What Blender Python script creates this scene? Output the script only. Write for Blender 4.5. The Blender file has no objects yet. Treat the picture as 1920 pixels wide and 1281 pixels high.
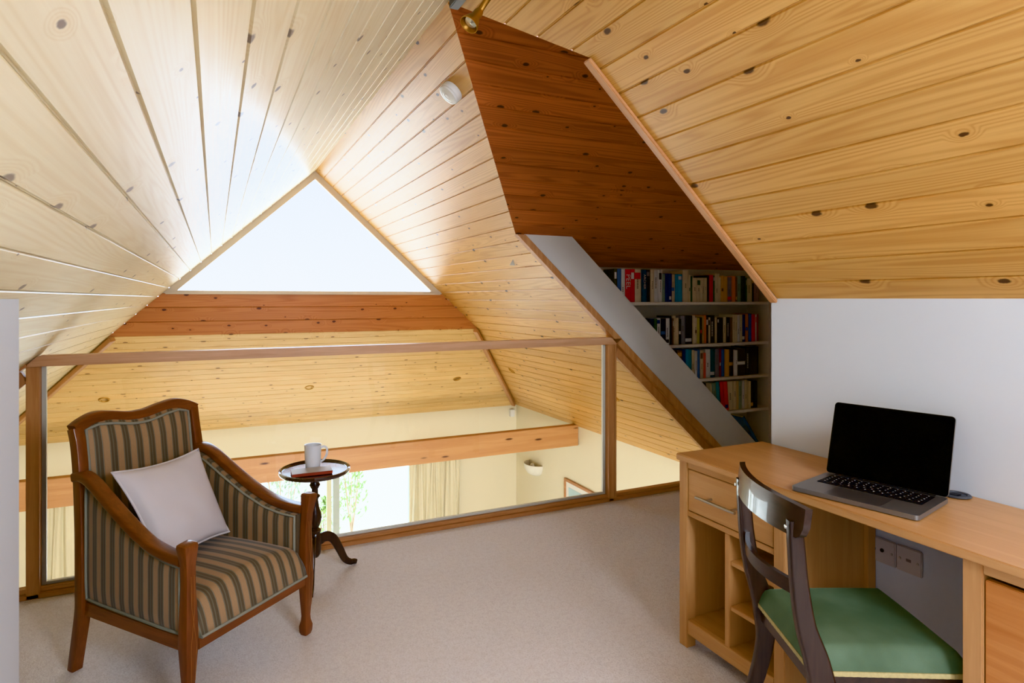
import bpy, bmesh, math, random
from mathutils import Vector, Matrix, noise as mnoise
random.seed(7)
SC = bpy.context.scene
COL = SC.collection
PI = math.pi
# ------------------------------------------------------------------ helpers
def s2l(c):
    c /= 255.0
    return c/12.92 if c <= 0.04045 else ((c+0.055)/1.055)**2.4
def rgb(r, g, b): return (s2l(r), s2l(g), s2l(b), 1.0)

class MB:
    """a bmesh that collects shapes and becomes one mesh object"""
    def __init__(self): self.bm = bmesh.new(); self.mi = 0
    def _faces(self, verts, faces):
        vs = [self.bm.verts.new(v) for v in verts]
        out = []
        for f in faces:
            try:
                fc = self.bm.faces.new([vs[i] for i in f]); fc.material_index = self.mi; out.append(fc)
            except ValueError: pass
        return vs, out
    def _bevel(self, vs, bev, seg):
        vset = set(vs)
        es = [e for e in self.bm.edges if e.verts[0] in vset and e.verts[1] in vset]
        r = bmesh.ops.bevel(self.bm, geom=es, offset=bev, segments=seg, affect='EDGES', clamp_overlap=True)
        for f in r['faces']: f.material_index = self.mi
    def box(self, x0, x1, y0, y1, z0, z1, bev=0.0, seg=2, M=None):
        v = [(x0,y0,z0),(x1,y0,z0),(x1,y1,z0),(x0,y1,z0),(x0,y0,z1),(x1,y0,z1),(x1,y1,z1),(x0,y1,z1)]
        if M: v = [M @ Vector(p) for p in v]
        vs, _ = self._faces(v, [(0,3,2,1),(4,5,6,7),(0,1,5,4),(1,2,6,5),(2,3,7,6),(3,0,4,7)])
        if bev: self._bevel(vs, bev, seg)
        return self
    def prism(self, poly, fn, a, b, bev=0.0, seg=2):
        """poly: 2D points, fn(p, q, t)->3D, extruded from a to b"""
        n = len(poly)
        v = [fn(p[0], p[1], a) for p in poly] + [fn(p[0], p[1], b) for p in poly]
        f = [tuple(range(n-1, -1, -1)), tuple(range(n, 2*n))] + [(i, (i+1) % n, n+(i+1) % n, n+i) for i in range(n)]
        vs, _ = self._faces(v, f)
        if bev: self._bevel(vs, bev, seg)
        return self
    def sweep(self, path, sec, closed=False, up=(0,0,1), cap=True):
        """sec: list of 2D points or fn(t, i)->points; path: list of 3D points"""
        path = [Vector(p) for p in path]; n = len(path); rings = []; up = Vector(up)
        for i, p in enumerate(path):
            a = path[i-1] if (i or closed) else p
            b = path[(i+1) % n] if (i < n-1 or closed) else p
            t = (b-a).normalized()
            sx = t.cross(up)
            if sx.length < 1e-4: sx = t.cross(Vector((1,0,0)))
            sx.normalize(); sy = sx.cross(t).normalized()
            s = sec(i/max(1, n-1), i) if callable(sec) else sec
            rings.append([self.bm.verts.new(p + sx*q[0] + sy*q[1]) for q in s])
        m = len(rings[0]); lim = n if closed else n-1
        for i in range(lim):
            r0, r1 = rings[i], rings[(i+1) % n]
            for j in range(m):
                f = self.bm.faces.new([r0[j], r0[(j+1) % m], r1[(j+1) % m], r1[j]]); f.material_index = self.mi
        if cap and not closed:
            for r in (rings[0][::-1], rings[-1]):
                f = self.bm.faces.new(r); f.material_index = self.mi
        return self
    def tube(self, path, r, n=10, closed=False, up=(0,0,1)):
        def sec(t, i):
            rr = r(t) if callable(r) else r
            return [(math.cos(2*PI*k/n)*rr, math.sin(2*PI*k/n)*rr) for k in range(n)]
        return self.sweep(path, sec, closed, up)
    def lathe(self, prof, n=32, c=(0,0,0), M=None, ang=2*PI):
        rings = []; full = abs(ang-2*PI) < 1e-6; k = n if full else n+1
        for r, z in prof:
            ring = []
            for j in range(k):
                a = ang*j/n
                p = Vector((r*math.cos(a), r*math.sin(a), z))
                if M: p = M @ p
                ring.append(self.bm.verts.new(p+Vector(c)))
            rings.append(ring)
        for i in range(len(rings)-1):
            for j in range(n):
                jj = (j+1) % k
                f = self.bm.faces.new([rings[i][j], rings[i][jj], rings[i+1][jj], rings[i+1][j]]); f.material_index = self.mi
        if full:
            if prof[0][0] > 1e-5: f = self.bm.faces.new(rings[0][::-1]); f.material_index = self.mi
            if prof[-1][0] > 1e-5: f = self.bm.faces.new(rings[-1]); f.material_index = self.mi
        return self
    def slab(self, fa, fb, nu, nv):
        """closed shell between two parametric sheets"""
        g = []
        for fn in (fa, fb):
            g.append([[self.bm.verts.new(fn(i/nu, j/nv)) for j in range(nv+1)] for i in range(nu+1)])
        A, Bq = g
        def F(*v):
            f = self.bm.faces.new(v); f.material_index = self.mi
        for i in range(nu):
            for j in range(nv):
                F(A[i][j], A[i+1][j], A[i+1][j+1], A[i][j+1])
                F(Bq[i][j], Bq[i][j+1], Bq[i+1][j+1], Bq[i+1][j])
        for i in range(nu):
            F(A[i][0], Bq[i][0], Bq[i+1][0], A[i+1][0]); F(A[i][nv], A[i+1][nv], Bq[i+1][nv], Bq[i][nv])
        for j in range(nv):
            F(A[0][j], A[0][j+1], Bq[0][j+1], Bq[0][j]); F(A[nu][j], Bq[nu][j], Bq[nu][j+1], A[nu][j+1])
        return self
    def grid(self, fn, nu, nv):
        A = [[self.bm.verts.new(fn(i/nu, j/nv)) for j in range(nv+1)] for i in range(nu+1)]
        for i in range(nu):
            for j in range(nv):
                f = self.bm.faces.new((A[i][j], A[i+1][j], A[i+1][j+1], A[i][j+1])); f.material_index = self.mi
        return self
    def build(self, name, mats, parent=None, smooth=None, recalc=True):
        if recalc: bmesh.ops.recalc_face_normals(self.bm, faces=self.bm.faces)
        me = bpy.data.meshes.new(name); self.bm.to_mesh(me); self.bm.free()
        for m in (mats if isinstance(mats, (list, tuple)) else [mats]): me.materials.append(m)
        if smooth:
            for p in me.polygons: p.use_smooth = True
            me.set_sharp_from_angle(angle=math.radians(smooth))
        o = bpy.data.objects.new(name, me); COL.objects.link(o)
        if parent: o.parent = parent
        return o

def thing(name, label, cat, loc=(0,0,0), rz=0, group=None):
    o = bpy.data.objects.new(name, None); COL.objects.link(o); o.empty_display_size = 0.05
    o.location = loc; o.rotation_euler = (0,0,rz); o['label'] = label; o['category'] = cat; o['kind'] = 'thing'
    if group: o['group'] = group
    return o
def tag(o, label, cat, group=None, kind='thing'):
    o['label'] = label; o['category'] = cat; o['kind'] = kind
    if group: o['group'] = group
    return o
def struct(o, label=None, cat=None):
    o['kind'] = 'structure'
    if label: o['label'] = label
    if cat: o['category'] = cat
    return o
def dup(root, label=None):
    r = root.copy(); COL.objects.link(r)
    if label: r['label'] = label
    for ch in list(root.children):
        c = ch.copy(); COL.objects.link(c); c.parent = r
        for g in ch.children:
            d = g.copy(); COL.objects.link(d); d.parent = c
    return r
def arc(cx, cy, r, a0, a1, n): return [(cx+r*math.cos(a0+(a1-a0)*i/n), cy+r*math.sin(a0+(a1-a0)*i/n)) for i in range(n+1)]
def rrect(w, h, r, n=4):
    """rounded rectangle, half sizes w h"""
    return arc(w-r,h-r,r,0,PI/2,n)+arc(-w+r,h-r,r,PI/2,PI,n)+arc(-w+r,-h+r,r,PI,1.5*PI,n)+arc(w-r,-h+r,r,1.5*PI,2*PI,n)
def spline(pts, n):
    """Catmull-Rom through points"""
    P = [Vector(p) for p in pts]; P = [2*P[0]-P[1]] + P + [2*P[-1]-P[-2]]; out = []
    m = len(P)-3
    for i in range(m):
        a, b, c, d = P[i:i+4]
        for k in range(n):
            t = k/n
            out.append(0.5*((2*b)+(c-a)*t+(2*a-5*b+4*c-d)*t*t+(3*b-a-3*c+d)*t**3))
    out.append(P[-2]); return out
def lerp1(tab, x):
    if x <= tab[0][0]: return tab[0][1]
    for (a, b), (c, d) in zip(tab, tab[1:]):
        if x <= c: return b+(d-b)*(x-a)/(c-a)
    return tab[-1][1]

# ------------------------------------------------------------------ materials
class NT:
    def __init__(self, name):
        self.m = bpy.data.materials.new(name); self.m.use_nodes = True
        self.t = self.m.node_tree; self.t.nodes.clear()
        self.out = self.n('ShaderNodeOutputMaterial'); self.p = self.n('ShaderNodeBsdfPrincipled')
        self.l(self.p.outputs[0], self.out.inputs[0])
    def n(self, k, **kw):
        o = self.t.nodes.new(k)
        for a, b in kw.items(): setattr(o, a, b)
        return o
    def l(self, a, b): self.t.links.new(a, b)
    def _in(self, sock, v):
        if hasattr(v, 'is_linked') or hasattr(v, 'links'): self.l(v, sock)
        else: sock.default_value = v
    def math(self, op, a, b=0.0, c=None, clamp=False):
        o = self.n('ShaderNodeMath', operation=op, use_clamp=clamp)
        self._in(o.inputs[0], a); self._in(o.inputs[1], b)
        if c is not None: self._in(o.inputs[2], c)
        return o.outputs[0]
    def mix(self, f, a, b, blend='MIX'):
        o = self.n('ShaderNodeMix', data_type='RGBA', blend_type=blend)
        self._in(o.inputs[0], f); self._in(o.inputs[6], a); self._in(o.inputs[7], b)
        return o.outputs[2]
    def vec(self, x, y, z=0.0):
        o = self.n('ShaderNodeCombineXYZ')
        for i, v in enumerate((x, y, z)): self._in(o.inputs[i], v)
        return o.outputs[0]
    def sep(self, v):
        o = self.n('ShaderNodeSeparateXYZ'); self.l(v, o.inputs[0]); return o.outputs
    def noise(self, v, scale=5.0, detail=3.0, rough=0.5):
        o = self.n('ShaderNodeTexNoise'); self._in(o.inputs['Vector'], v)
        o.inputs['Scale'].default_value = scale; o.inputs['Detail'].default_value = detail; o.inputs['Roughness'].default_value = rough
        return o.outputs[0]
    def ramp(self, x, a, b):
        o = self.n('ShaderNodeMapRange', interpolation_type='SMOOTHSTEP')
        self._in(o.inputs[0], x); o.inputs[1].default_value = a; o.inputs[2].default_value = b
        return o.outputs[0]
    def bump(self, h, strength=0.2, dist=0.01):
        o = self.n('ShaderNodeBump'); o.inputs['Strength'].default_value = strength; o.inputs['Distance'].default_value = dist
        self.l(h, o.inputs['Height']); self.l(o.outputs[0], self.p.inputs['Normal'])
    def set(self, **kw):
        for k, v in kw.items():
            self._in(self.p.inputs[k.replace('_', ' ')], v)
        return self

def plain(name, col, rough=0.6, metal=0.0, var=0.06, scale=6.0, bump=0.0, coat=0.0, spec=0.5):
    T = NT(name); tc = T.n('ShaderNodeTexCoord').outputs['Object']
    n = T.noise(tc, scale, 3)
    dark = tuple(c*(1-var) for c in col[:3])+(1,)
    T.set(Base_Color=T.mix(n, dark, col), Roughness=rough, Metallic=metal)
    T.p.inputs['Coat Weight'].default_value = coat; T.p.inputs['Specular IOR Level'].default_value = spec
    if bump: T.bump(T.noise(tc, scale*20, 2), bump, 0.002)
    return T.m

def pine(name, light, dark, knot, pitch=0.11, rough=0.34, knots=0.62, tint=0.16, ringamt=0.5, spec=0.5):
    """tongue and groove pine boards; UV in metres, u along the board"""
    T = NT(name); uv = T.sep(T.n('ShaderNodeUVMap').outputs[0]); u, v = uv[0], uv[1]
    q = T.math('DIVIDE', v, pitch); b = T.math('FLOOR', q); vl = T.math('FRACT', q)
    wn = T.n('ShaderNodeTexWhiteNoise', noise_dimensions='1D'); T.l(b, wn.inputs['W']); r = wn.outputs['Value']
    uo = T.math('ADD', u, T.math('MULTIPLY', r, 57.0))
    # knots
    kx = T.math('DIVIDE', uo, 0.30); ky = T.math('ADD', vl, T.math('MULTIPLY', b, 10.0))
    vo = T.n('ShaderNodeTexVoronoi', voronoi_dimensions='2D'); T.l(T.vec(kx, ky), vo.inputs['Vector']); vo.inputs['Scale'].default_value = 1.0
    ps = T.sep(vo.outputs['Position']); cr = T.sep(vo.outputs['Color'])
    dx = T.math('MULTIPLY', T.math('SUBTRACT', kx, ps[0]), 0.30*0.55); dy = T.math('MULTIPLY', T.math('SUBTRACT', ky, ps[1]), pitch)
    ln = T.math('SQRT', T.math('ADD', T.math('MULTIPLY', dx, dx), T.math('MULTIPLY', dy, dy)))
    wob = T.noise(T.vec(T.math('MULTIPLY', uo, 60), T.math('MULTIPLY', v, 60)), 1.0, 2)
    ln2 = T.math('ADD', ln, T.math('MULTIPLY', T.math('SUBTRACT', wob, 0.5), 0.006))
    has = T.math('LESS_THAN', cr[0], knots)
    rad = T.math('MULTIPLY_ADD', T.math('POWER', cr[1], 2.0), 0.0095, 0.0038)
    kn = T.math('MULTIPLY', T.math('SUBTRACT', 1.0, T.ramp(T.math('DIVIDE', ln2, rad), 0.65, 1.15)), has)
    halo = T.math('MULTIPLY', T.math('SUBTRACT', 1.0, T.ramp(T.math('DIVIDE', ln, rad), 0.6, 4.2)), has)
    # rings
    n1 = T.noise(T.vec(T.math('MULTIPLY', uo, 0.22), T.math('MULTIPLY', vl, 0.6), T.math('MULTIPLY', r, 31.0)), 1.6, 1)
    ph = T.math('ADD', T.math('MULTIPLY', vl, 5.0), T.math('MULTIPLY', n1, 20.0))
    ph = T.math('ADD', ph, T.math('MULTIPLY', halo, 3.2))
    ring = T.math('POWER', T.math('ABSOLUTE', T.math('SINE', T.math('MULTIPLY', ph, 3.0))), 2.2)
    ring = T.math('SUBTRACT', 1.0, ring)
    ring = T.math('POWER', ring, 2.0)
    fine = T.noise(T.vec(T.math('MULTIPLY', uo, 3.0), T.math('MULTIPLY', v, 170.0), r), 1.0, 3)
    g = T.math('MULTIPLY_ADD', fine, 0.45, T.math('MULTIPLY', ring, ringamt))
    broad = T.noise(T.vec(T.math('MULTIPLY', uo, 0.8), T.math('MULTIPLY', v, 9.0), r), 1.0, 2)
    g = T.math('ADD', g, T.math('MULTIPLY', T.math('SUBTRACT', broad, 0.5), 0.5), clamp=True)
    c = T.mix(g, light, dark)
    br = T.math('MULTIPLY_ADD', r, tint*2, 1.0-tint)
    bc = T.n('ShaderNodeCombineColor'); [T.l(br, bc.inputs[i]) for i in range(3)]
    c = T.mix(1.0, c, bc.outputs[0], 'MULTIPLY')
    c = T.mix(T.math('MULTIPLY', halo, 0.22), c, dark)
    c = T.mix(T.math('MULTIPLY', kn, 0.92), c, knot)
    T.set(Base_Color=c, Roughness=T.math('MULTIPLY_ADD', fine, 0.12, rough-0.06)); T.p.inputs['Specular IOR Level'].default_value = spec
    T.bump(fine, 0.05, 0.002)
    return T.m

def wood(name, light, dark, axis='x', rough=0.4, scale=1.0, contrast=1.0, knots=False, spec=0.5, coat=0.0):
    """furniture timber with grain along one object axis"""
    T = NT(name); x, y, z = T.sep(T.n('ShaderNodeTexCoord').outputs['Object'])
    al, a, b = {'x': (x, y, z), 'y': (y, x, z), 'z': (z, x, y)}[axis]
    rn = T.n('ShaderNodeObjectInfo').outputs['Random']
    al = T.math('ADD', al, T.math('MULTIPLY', rn, 13.0))
    v1 = T.vec(T.math('MULTIPLY', al, 1.6*scale), T.math('MULTIPLY', a, 26*scale), T.math('MULTIPLY', b, 26*scale))
    v2 = T.vec(T.math('MULTIPLY', al, 9*scale), T.math('MULTIPLY', a, 240*scale), T.math('MULTIPLY', b, 240*scale))
    n1 = T.noise(v1, 1.0, 4, 0.6); n2 = T.noise(v2, 1.0, 2)
    w = T.math('ABSOLUTE', T.math('SINE', T.math('MULTIPLY', n1, 22.0)))
    g = T.math('ADD', T.math('MULTIPLY', T.ramp(n1, 0.3, 0.7), 0.55*contrast), T.math('MULTIPLY', n2, 0.35*contrast))
    g = T.math('ADD', g, T.math('MULTIPLY', w, 0.14*contrast), clamp=True)
    c = T.mix(g, light, dark)
    if knots:
        vo = T.n('ShaderNodeTexVoronoi', voronoi_dimensions='3D'); T.l(T.vec(T.math('MULTIPLY', al, 2.2), T.math('MULTIPLY', a, 9.0), T.math('MULTIPLY', b, 9.0)), vo.inputs['Vector']); vo.inputs['Scale'].default_value = 1
        c = T.mix(T.math('SUBTRACT', 1.0, T.ramp(vo.outputs['Distance'], 0.05, 0.13)), c, rgb(86,44,22))
    T.set(Base_Color=c, Roughness=rough); T.p.inputs['Specular IOR Level'].default_value = spec; T.p.inputs['Coat Weight'].default_value = coat
    T.bump(n2, 0.06, 0.002)
    return T.m

def glass(name, tint=(1,1,1,1), refl=0.10):
    T = NT(name); t = T.t
    tr = T.n('ShaderNodeBsdfTransparent'); tr.inputs[0].default_value = tint
    gl = T.n('ShaderNodeBsdfGlossy'); gl.inputs['Roughness'].default_value = 0.02
    fr = T.n('ShaderNodeFresnel'); fr.inputs[0].default_value = 1.45
    mx = T.n('ShaderNodeMixShader'); T.l(T.math('MULTIPLY', fr.outputs[0], refl*10, clamp=True), mx.inputs[0])
    T.l(tr.outputs[0], mx.inputs[1]); T.l(gl.outputs[0], mx.inputs[2]); T.l(mx.outputs[0], T.out.inputs[0])
    t.nodes.remove(T.p); return T.m

def stripes(name, axis, off=0.0, period=0.052):
    T = NT(name); tc = T.n('ShaderNodeTexCoord').outputs['Object']; x = T.sep(tc)[{'x':0,'y':1}[axis]]
    q = T.math('FRACT', T.math('DIVIDE', T.math('ADD', x, off+5.0), period))
    def band(a, b, e=0.012): return T.math('MULTIPLY', T.ramp(q, a-e, a+e), T.math('SUBTRACT', 1.0, T.ramp(q, b-e, b+e)))
    c = T.mix(band(0.0, 0.40), rgb(164,130,98), rgb(172,140,106))
    c = T.mix(band(0.40, 0.47), c, rgb(124,124,108))
    c = T.mix(band(0.47, 0.90), c, rgb(100,88,70))
    c = T.mix(band(0.62, 0.70), c, rgb(116,112,96))
    c = T.mix(band(0.90, 0.95), c, rgb(126,128,114))
    sc = T.n('ShaderNodeVectorMath', operation='MULTIPLY'); T.l(tc, sc.inputs[0]); sc.inputs[1].default_value = (420, 420, 60)
    n = T.noise(sc.outputs[0], 1.0, 2)
    c = T.mix(T.math('MULTIPLY', n, 0.22), c, rgb(70,58,42))
    T.set(Base_Color=c, Roughness=0.72); T.p.inputs['Sheen Weight'].default_value = 0.25
    T.bump(n, 0.15, 0.001); return T.m

PINE_L = pine('pine_boards_left_lit', rgb(236,224,190), rgb(214,188,138), rgb(110,88,76), 0.109, rough=0.36, knots=0.5, tint=0.05, ringamt=0.25)  # same pine as the other slopes, its brighter lighting put into the colour
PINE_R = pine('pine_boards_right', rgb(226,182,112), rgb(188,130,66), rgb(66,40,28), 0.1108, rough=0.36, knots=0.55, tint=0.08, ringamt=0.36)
PINE_W = pine('pine_boards_wing_shaded', rgb(190,112,62), rgb(142,76,38), rgb(44,22,14), 0.1145, rough=0.42, knots=0.8, tint=0.12, ringamt=0.6)  # same pine again, shade and orange bounce of the recess put into the colour
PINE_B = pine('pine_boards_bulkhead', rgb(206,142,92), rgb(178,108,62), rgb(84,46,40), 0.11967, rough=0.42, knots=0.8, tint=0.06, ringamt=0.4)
PINE_H = pine('pine_boards_hip_lit', rgb(238,206,146), rgb(214,166,100), rgb(130,86,50), 0.1, rough=0.5, knots=0.6, tint=0.07, ringamt=0.4)  # same pine, the lighting of the hip put into a paler colour
TRIM = {a: wood('pine_trim_'+a, rgb(210,162,116), rgb(174,120,78), a, 0.42) for a in 'xyz'}
BEAM = wood('beam_pine', rgb(202,154,102), rgb(178,124,76), 'x', 0.5, 0.6, knots=True)
OAK = {a: wood('oak_'+a, rgb(204,160,112), rgb(178,130,84), a, 0.38, 1.0, 0.8, coat=0.0) for a in 'xyz'}
OAKD = wood('oak_inner', rgb(180,134,88), rgb(150,104,64), 'z', 0.45, 1.0, 0.8)
MAH = {a: wood('mahogany_'+a, rgb(138,82,46), rgb(88,46,24), a, 0.3, 1.2, 0.9, coat=0.25) for a in 'xyz'}
DARKW = {a: wood('rosewood_'+a, rgb(62,46,38), rgb(30,23,20), a, 0.28, 1.5, 0.9, coat=0.4) for a in 'xyz'}
TABLEW = wood('ebonised_mahogany', rgb(66,48,38), rgb(34,24,20), 'z', 0.25, 1.5, 0.8, coat=0.4)
WHITE = plain('white_paint', rgb(224,220,214), 0.7, var=0.02, bump=0.02)
DAYLITW = plain('white_paint_daylit', rgb(212,215,221), 0.7, var=0.02, bump=0.02)  # the white paint with bluish daylight mixed into its colour
CREAM = plain('cream_paint', rgb(236,226,198), 0.75, var=0.02, bump=0.02)
SHELFW = plain('shelf_paint', rgb(222,212,198), 0.55, var=0.03)
PALEFR = plain('pale_window_frame', rgb(222,210,196), 0.5, var=0.05)
GREYFR = plain('grey_door_frame', rgb(186,194,186), 0.5, var=0.04)
GLASS = glass('clear_glass', (0.985,0.99,0.985,1), 0.12)
GLASSW = glass('window_glass', (1,1,1,1), 0.06)
PLASTIC = plain('white_plastic', rgb(232,230,226), 0.4, var=0.02)
FACEPL = plain('grey_white_plastic', rgb(205,198,194), 0.35, var=0.02)
BLACKP = plain('black_plastic', rgb(24,24,26), 0.45, var=0.1)
BRASS = plain('brass', rgb(190,144,76), 0.34, 0.9, var=0.15, scale=20)
STEEL = plain('brushed_steel', rgb(196,194,190), 0.28, 1.0, var=0.05)
ALU = plain('space_grey_aluminium', rgb(140,138,136), 0.38, 0.7, var=0.03)
ALUD = plain('laptop_trackpad', rgb(124,122,121), 0.34, 0.7, var=0.02)
SCREEN = plain('black_screen', rgb(2,2,2), 0.5, var=0.0, spec=0.08)
KEYS = plain('black_keys', rgb(16,16,18), 0.5, var=0.1)
MUGM = plain('white_china', rgb(232,232,236), 0.15, var=0.01)
PILLOW = plain('lilac_white_linen', rgb(214,206,208), 0.85, var=0.05, scale=12, bump=0.12)
PIPING = plain('grey_piping', rgb(150,148,134), 0.8, var=0.12, scale=60)
GIMP = plain('gold_gimp_braid', rgb(196,180,128), 0.7, var=0.35, scale=120)
CURT = plain('cream_curtain', rgb(236,226,196), 0.85, var=0.06, scale=5)
BULB = plain('lamp_reflector', rgb(226,226,220), 0.15, 0.7, var=0.1, scale=60)
GREYTR = plain('grey_track', rgb(128,132,136), 0.4, 0.3)
PLASTER = plain('plaster_uplighter', rgb(238,232,218), 0.7, var=0.04)
PRINTP = plain('pale_print', rgb(196,222,226), 0.35, var=0.25, scale=3)
LEAF = plain('pale_leaves', rgb(150,176,96), 0.6, var=0.5, scale=3)
LEAF2 = plain('grey_leaves', rgb(150,160,130), 0.6, var=0.5, scale=3)
PAVING = plain('pale_paving', rgb(250,242,226), 0.8, var=0.08, scale=1.5)
PAGES = plain('book_pages', rgb(214,200,172), 0.9, var=0.1, scale=40)

def green_velvet():
    T = NT('green_velvet'); tc = T.n('ShaderNodeTexCoord').outputs['Object']
    n = T.noise(tc, 5, 3); n2 = T.noise(tc, 380, 2)
    c = T.mix(T.ramp(n, 0.35, 0.68), rgb(80,98,74), rgb(102,122,98))
    c = T.mix(T.math('MULTIPLY', n2, 0.2), c, rgb(50,70,50))
    T.set(Base_Color=c, Roughness=0.8); T.p.inputs['Sheen Weight'].default_value = 0.35; T.p.inputs['Sheen Roughness'].default_value = 0.35
    T.p.inputs['Sheen Tint'].default_value = rgb(170,210,180)
    T.bump(n2, 0.1, 0.001); return T.m
VELVET = green_velvet()
def carpet():
    T = NT('beige_carpet'); tc = T.n('ShaderNodeTexCoord').outputs['Object']
    n = T.noise(tc, 3, 3); n2 = T.noise(tc, 150, 3, 0.7); n3 = T.noise(tc, 46, 2)
    c = T.mix(n, rgb(236,226,221), rgb(244,236,233))
    c = T.mix(T.math('MULTIPLY', T.ramp(n2, 0.42, 0.72), 0.55), c, rgb(200,186,179))
    c = T.mix(T.math('MULTIPLY', T.ramp(n3, 0.4, 0.75), 0.25), c, rgb(206,190,182))
    T.set(Base_Color=c, Roughness=0.95); T.p.inputs['Sheen Weight'].default_value = 0.15
    T.bump(T.math('ADD', n2, T.math('MULTIPLY', n3, 0.6)), 0.7, 0.006); return T.m
CARPET = carpet()

# ------------------------------------------------------------------ camera
F_PX = 1163.0
TH = math.atan(557/1163.0)
cam = bpy.data.cameras.new('camera'); co = bpy.data.objects.new('camera', cam); COL.objects.link(co)
co.location = (0, 0, 1.36); co.rotation_euler = (PI/2, 0, -TH)
cam.sensor_width = 36; cam.lens = F_PX/1920*36; cam.shift_y = -(640.5-560)/1920; cam.clip_start = 0.02
SC.camera = co

# ------------------------------------------------------------------ room shell
S = 0.92; HY = math.hypot(1, S)
XK, ZK = 2.115, 1.36                 # right knee wall, top of it on the roof line
XR = 0.835; ZR = ZK+S*(XK-XR)        # ridge
YR = 3.49                            # railing
YG = 5.95                            # upper gable
XE, YE = 3.68, 7.55                  # lower room side wall / far wall
ZE = ZK+S*(XK-XE)
XEL = 2*XR-XE
ZB = 1.046                           # foot of bulkhead
HS = (ZB-ZE)/(YE-YG)                 # slope of the hip
YK = 1.885                            # end of the knee walls
YBACK = -2.6
XWR = 3.89                           # right wall of the book recess
WS = 0.69; YA = 2.33                 # slope of the recess roof, its ridge
def roofR(x): return ZK+S*(XK-x)
def roofL(x): return ZR-S*(XR-x)

def clip(poly, v0, v1):
    def half(P, c, keep_above):
        out = []
        for i, p in enumerate(P):
            q = P[(i+1) % len(P)]
            ip = (p[1] >= c) if keep_above else (p[1] <= c); iq = (q[1] >= c) if keep_above else (q[1] <= c)
            if ip: out.append(p)
            if ip != iq:
                t = (c-p[1])/(q[1]-p[1]); out.append((p[0]+(q[0]-p[0])*t, c))
        return out
    P = half(poly, v0, True)
    return half(P, v1, False) if P else P
def boards(name, polys, fn, nrm, pitch, mat, v_off=0.0, back=0.03, ch=0.0045, dep=0.006):
    """V-jointed boards over convex polygons given in (u, v) metres; fn(u, v) -> point, nrm = into the room"""
    bm = bmesh.new(); uvl = bm.loops.layers.uv.new('UVMap'); nrm = Vector(nrm).normalized()
    for poly in polys:
        lo = min(p[1] for p in poly); hi = max(p[1] for p in poly)
        k = math.floor((lo-v_off)/pitch)
        prof = []
        while v_off+k*pitch <= hi+pitch:
            b = v_off+k*pitch
            prof += [(b, -dep), (b+0.0012, -dep), (b+ch, 0.0), (b+pitch-ch, 0.0), (b+pitch-0.0012, -dep)]
            k += 1
        for (a, ha), (b, hb) in zip(prof, prof[1:]):
            if b <= lo or a >= hi or b-a < 1e-7: continue
            P = clip(poly, max(a, lo), min(b, hi))
            if len(P) < 3: continue
            vs = []
            for u, v in P:
                h = ha+(hb-ha)*(v-a)/(b-a)
                vs.append(bm.verts.new(Vector(fn(u, v))+nrm*h))
            try: f = bm.faces.new(vs)
            except ValueError: continue
            for lp, (u, v) in zip(f.loops, P): lp[uvl].uv = (u, v-v_off+40*pitch)
            f.normal_update()
            if f.normal.dot(nrm) < 0: f.normal_flip()
        if back:
            f = bm.faces.new([bm.verts.new(Vector(fn(u, v))-nrm*back) for u, v in poly])
            for lp in f.loops: lp[uvl].uv = (0, 0)
    me = bpy.data.meshes.new(name); bm.to_mesh(me); bm.free(); me.materials.append(mat)
    o = bpy.data.objects.new(name, me); COL.objects.link(o); struct(o); return o

fR = lambda u, v: (XK-v/HY, u, ZK+S*v/HY)
fL = lambda u, v: (XR-v/HY, u, ZR-S*v/HY)
dR = lambda x: (XK-x)*HY
dRidge = dR(XR)
xv = XR+(YR-YA)*WS/S                 # valley end at the railing plane
xvn = XR+(YA-YK+0.03)*WS/S
near = [(YBACK,0),(YK-0.03,0),(YK-0.03,dR(xvn)),(YA,dRidge),(YBACK,dRidge)]
xB = XK+(ZK-ZB)/S
far = [[(YA,dRidge),(YR,dR(xv)),(YG+.02,dR(xv)),(YG+.02,dRidge)],
       [(YR,dR(xB)),(YG+.02,dR(xB)),(YG+.02,dR(xv)),(YR,dR(xv))],
       [(YR,dR(XE)),(YE,dR(XE)),(YG,dR(xB)),(YR,dR(xB))]]
nR = (-S,0,-1); nL = (S,0,-1)
boards('ceiling_right', [near]+far, fR, nR, 0.1108, PINE_R, v_off=-0.018)
xBL = 2*XR-xB
dL = lambda x: (XR-x)*HY
boards('ceiling_left', [[(YBACK,0),(YG+.02,0),(YG+.02,dL(xBL)),(YBACK,dL(xBL))],
                        [(YBACK,dL(xBL)),(YG,dL(xBL)),(YE,dL(XEL)),(YBACK,dL(XEL))]], fL, nL, 0.109, PINE_L, v_off=-0.03)
WH = math.hypot(1, WS)
fW = lambda u, v: (u, YA+v/WH, ZR-WS*v/WH)
vend = (3.74-YA)*WH
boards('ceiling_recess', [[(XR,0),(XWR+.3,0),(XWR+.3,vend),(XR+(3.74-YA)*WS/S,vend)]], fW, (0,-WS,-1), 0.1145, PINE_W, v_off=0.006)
m = MB(); m._faces([(XR,YA,ZR),(xvn,YK-.03,ZR-WS*(YA-YK+.03)),(XWR+.3,YK-.03,ZR-WS*(YA-YK+.03)),(XWR+.3,YA,ZR)], [(0,1,2,3)])
struct(m.build('ceiling_recess_near', TRIM['x'], recalc=False))
HH = math.hypot(1, HS)
fH = lambda u, v: (u, YG+v/HH, ZB-HS*v/HH)
boards('ceiling_hip', [[(xBL-.01,0),(xB+.01,0),(XE,(YE-YG)*HH),(XEL,(YE-YG)*HH)]], fH, (0,-HS,-1), 0.1, PINE_H)
ZS = 1.405                           # window sill line
xS = XK+(ZK-ZS)/S
fB = lambda u, v: (u, YG, ZB+v)
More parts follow.
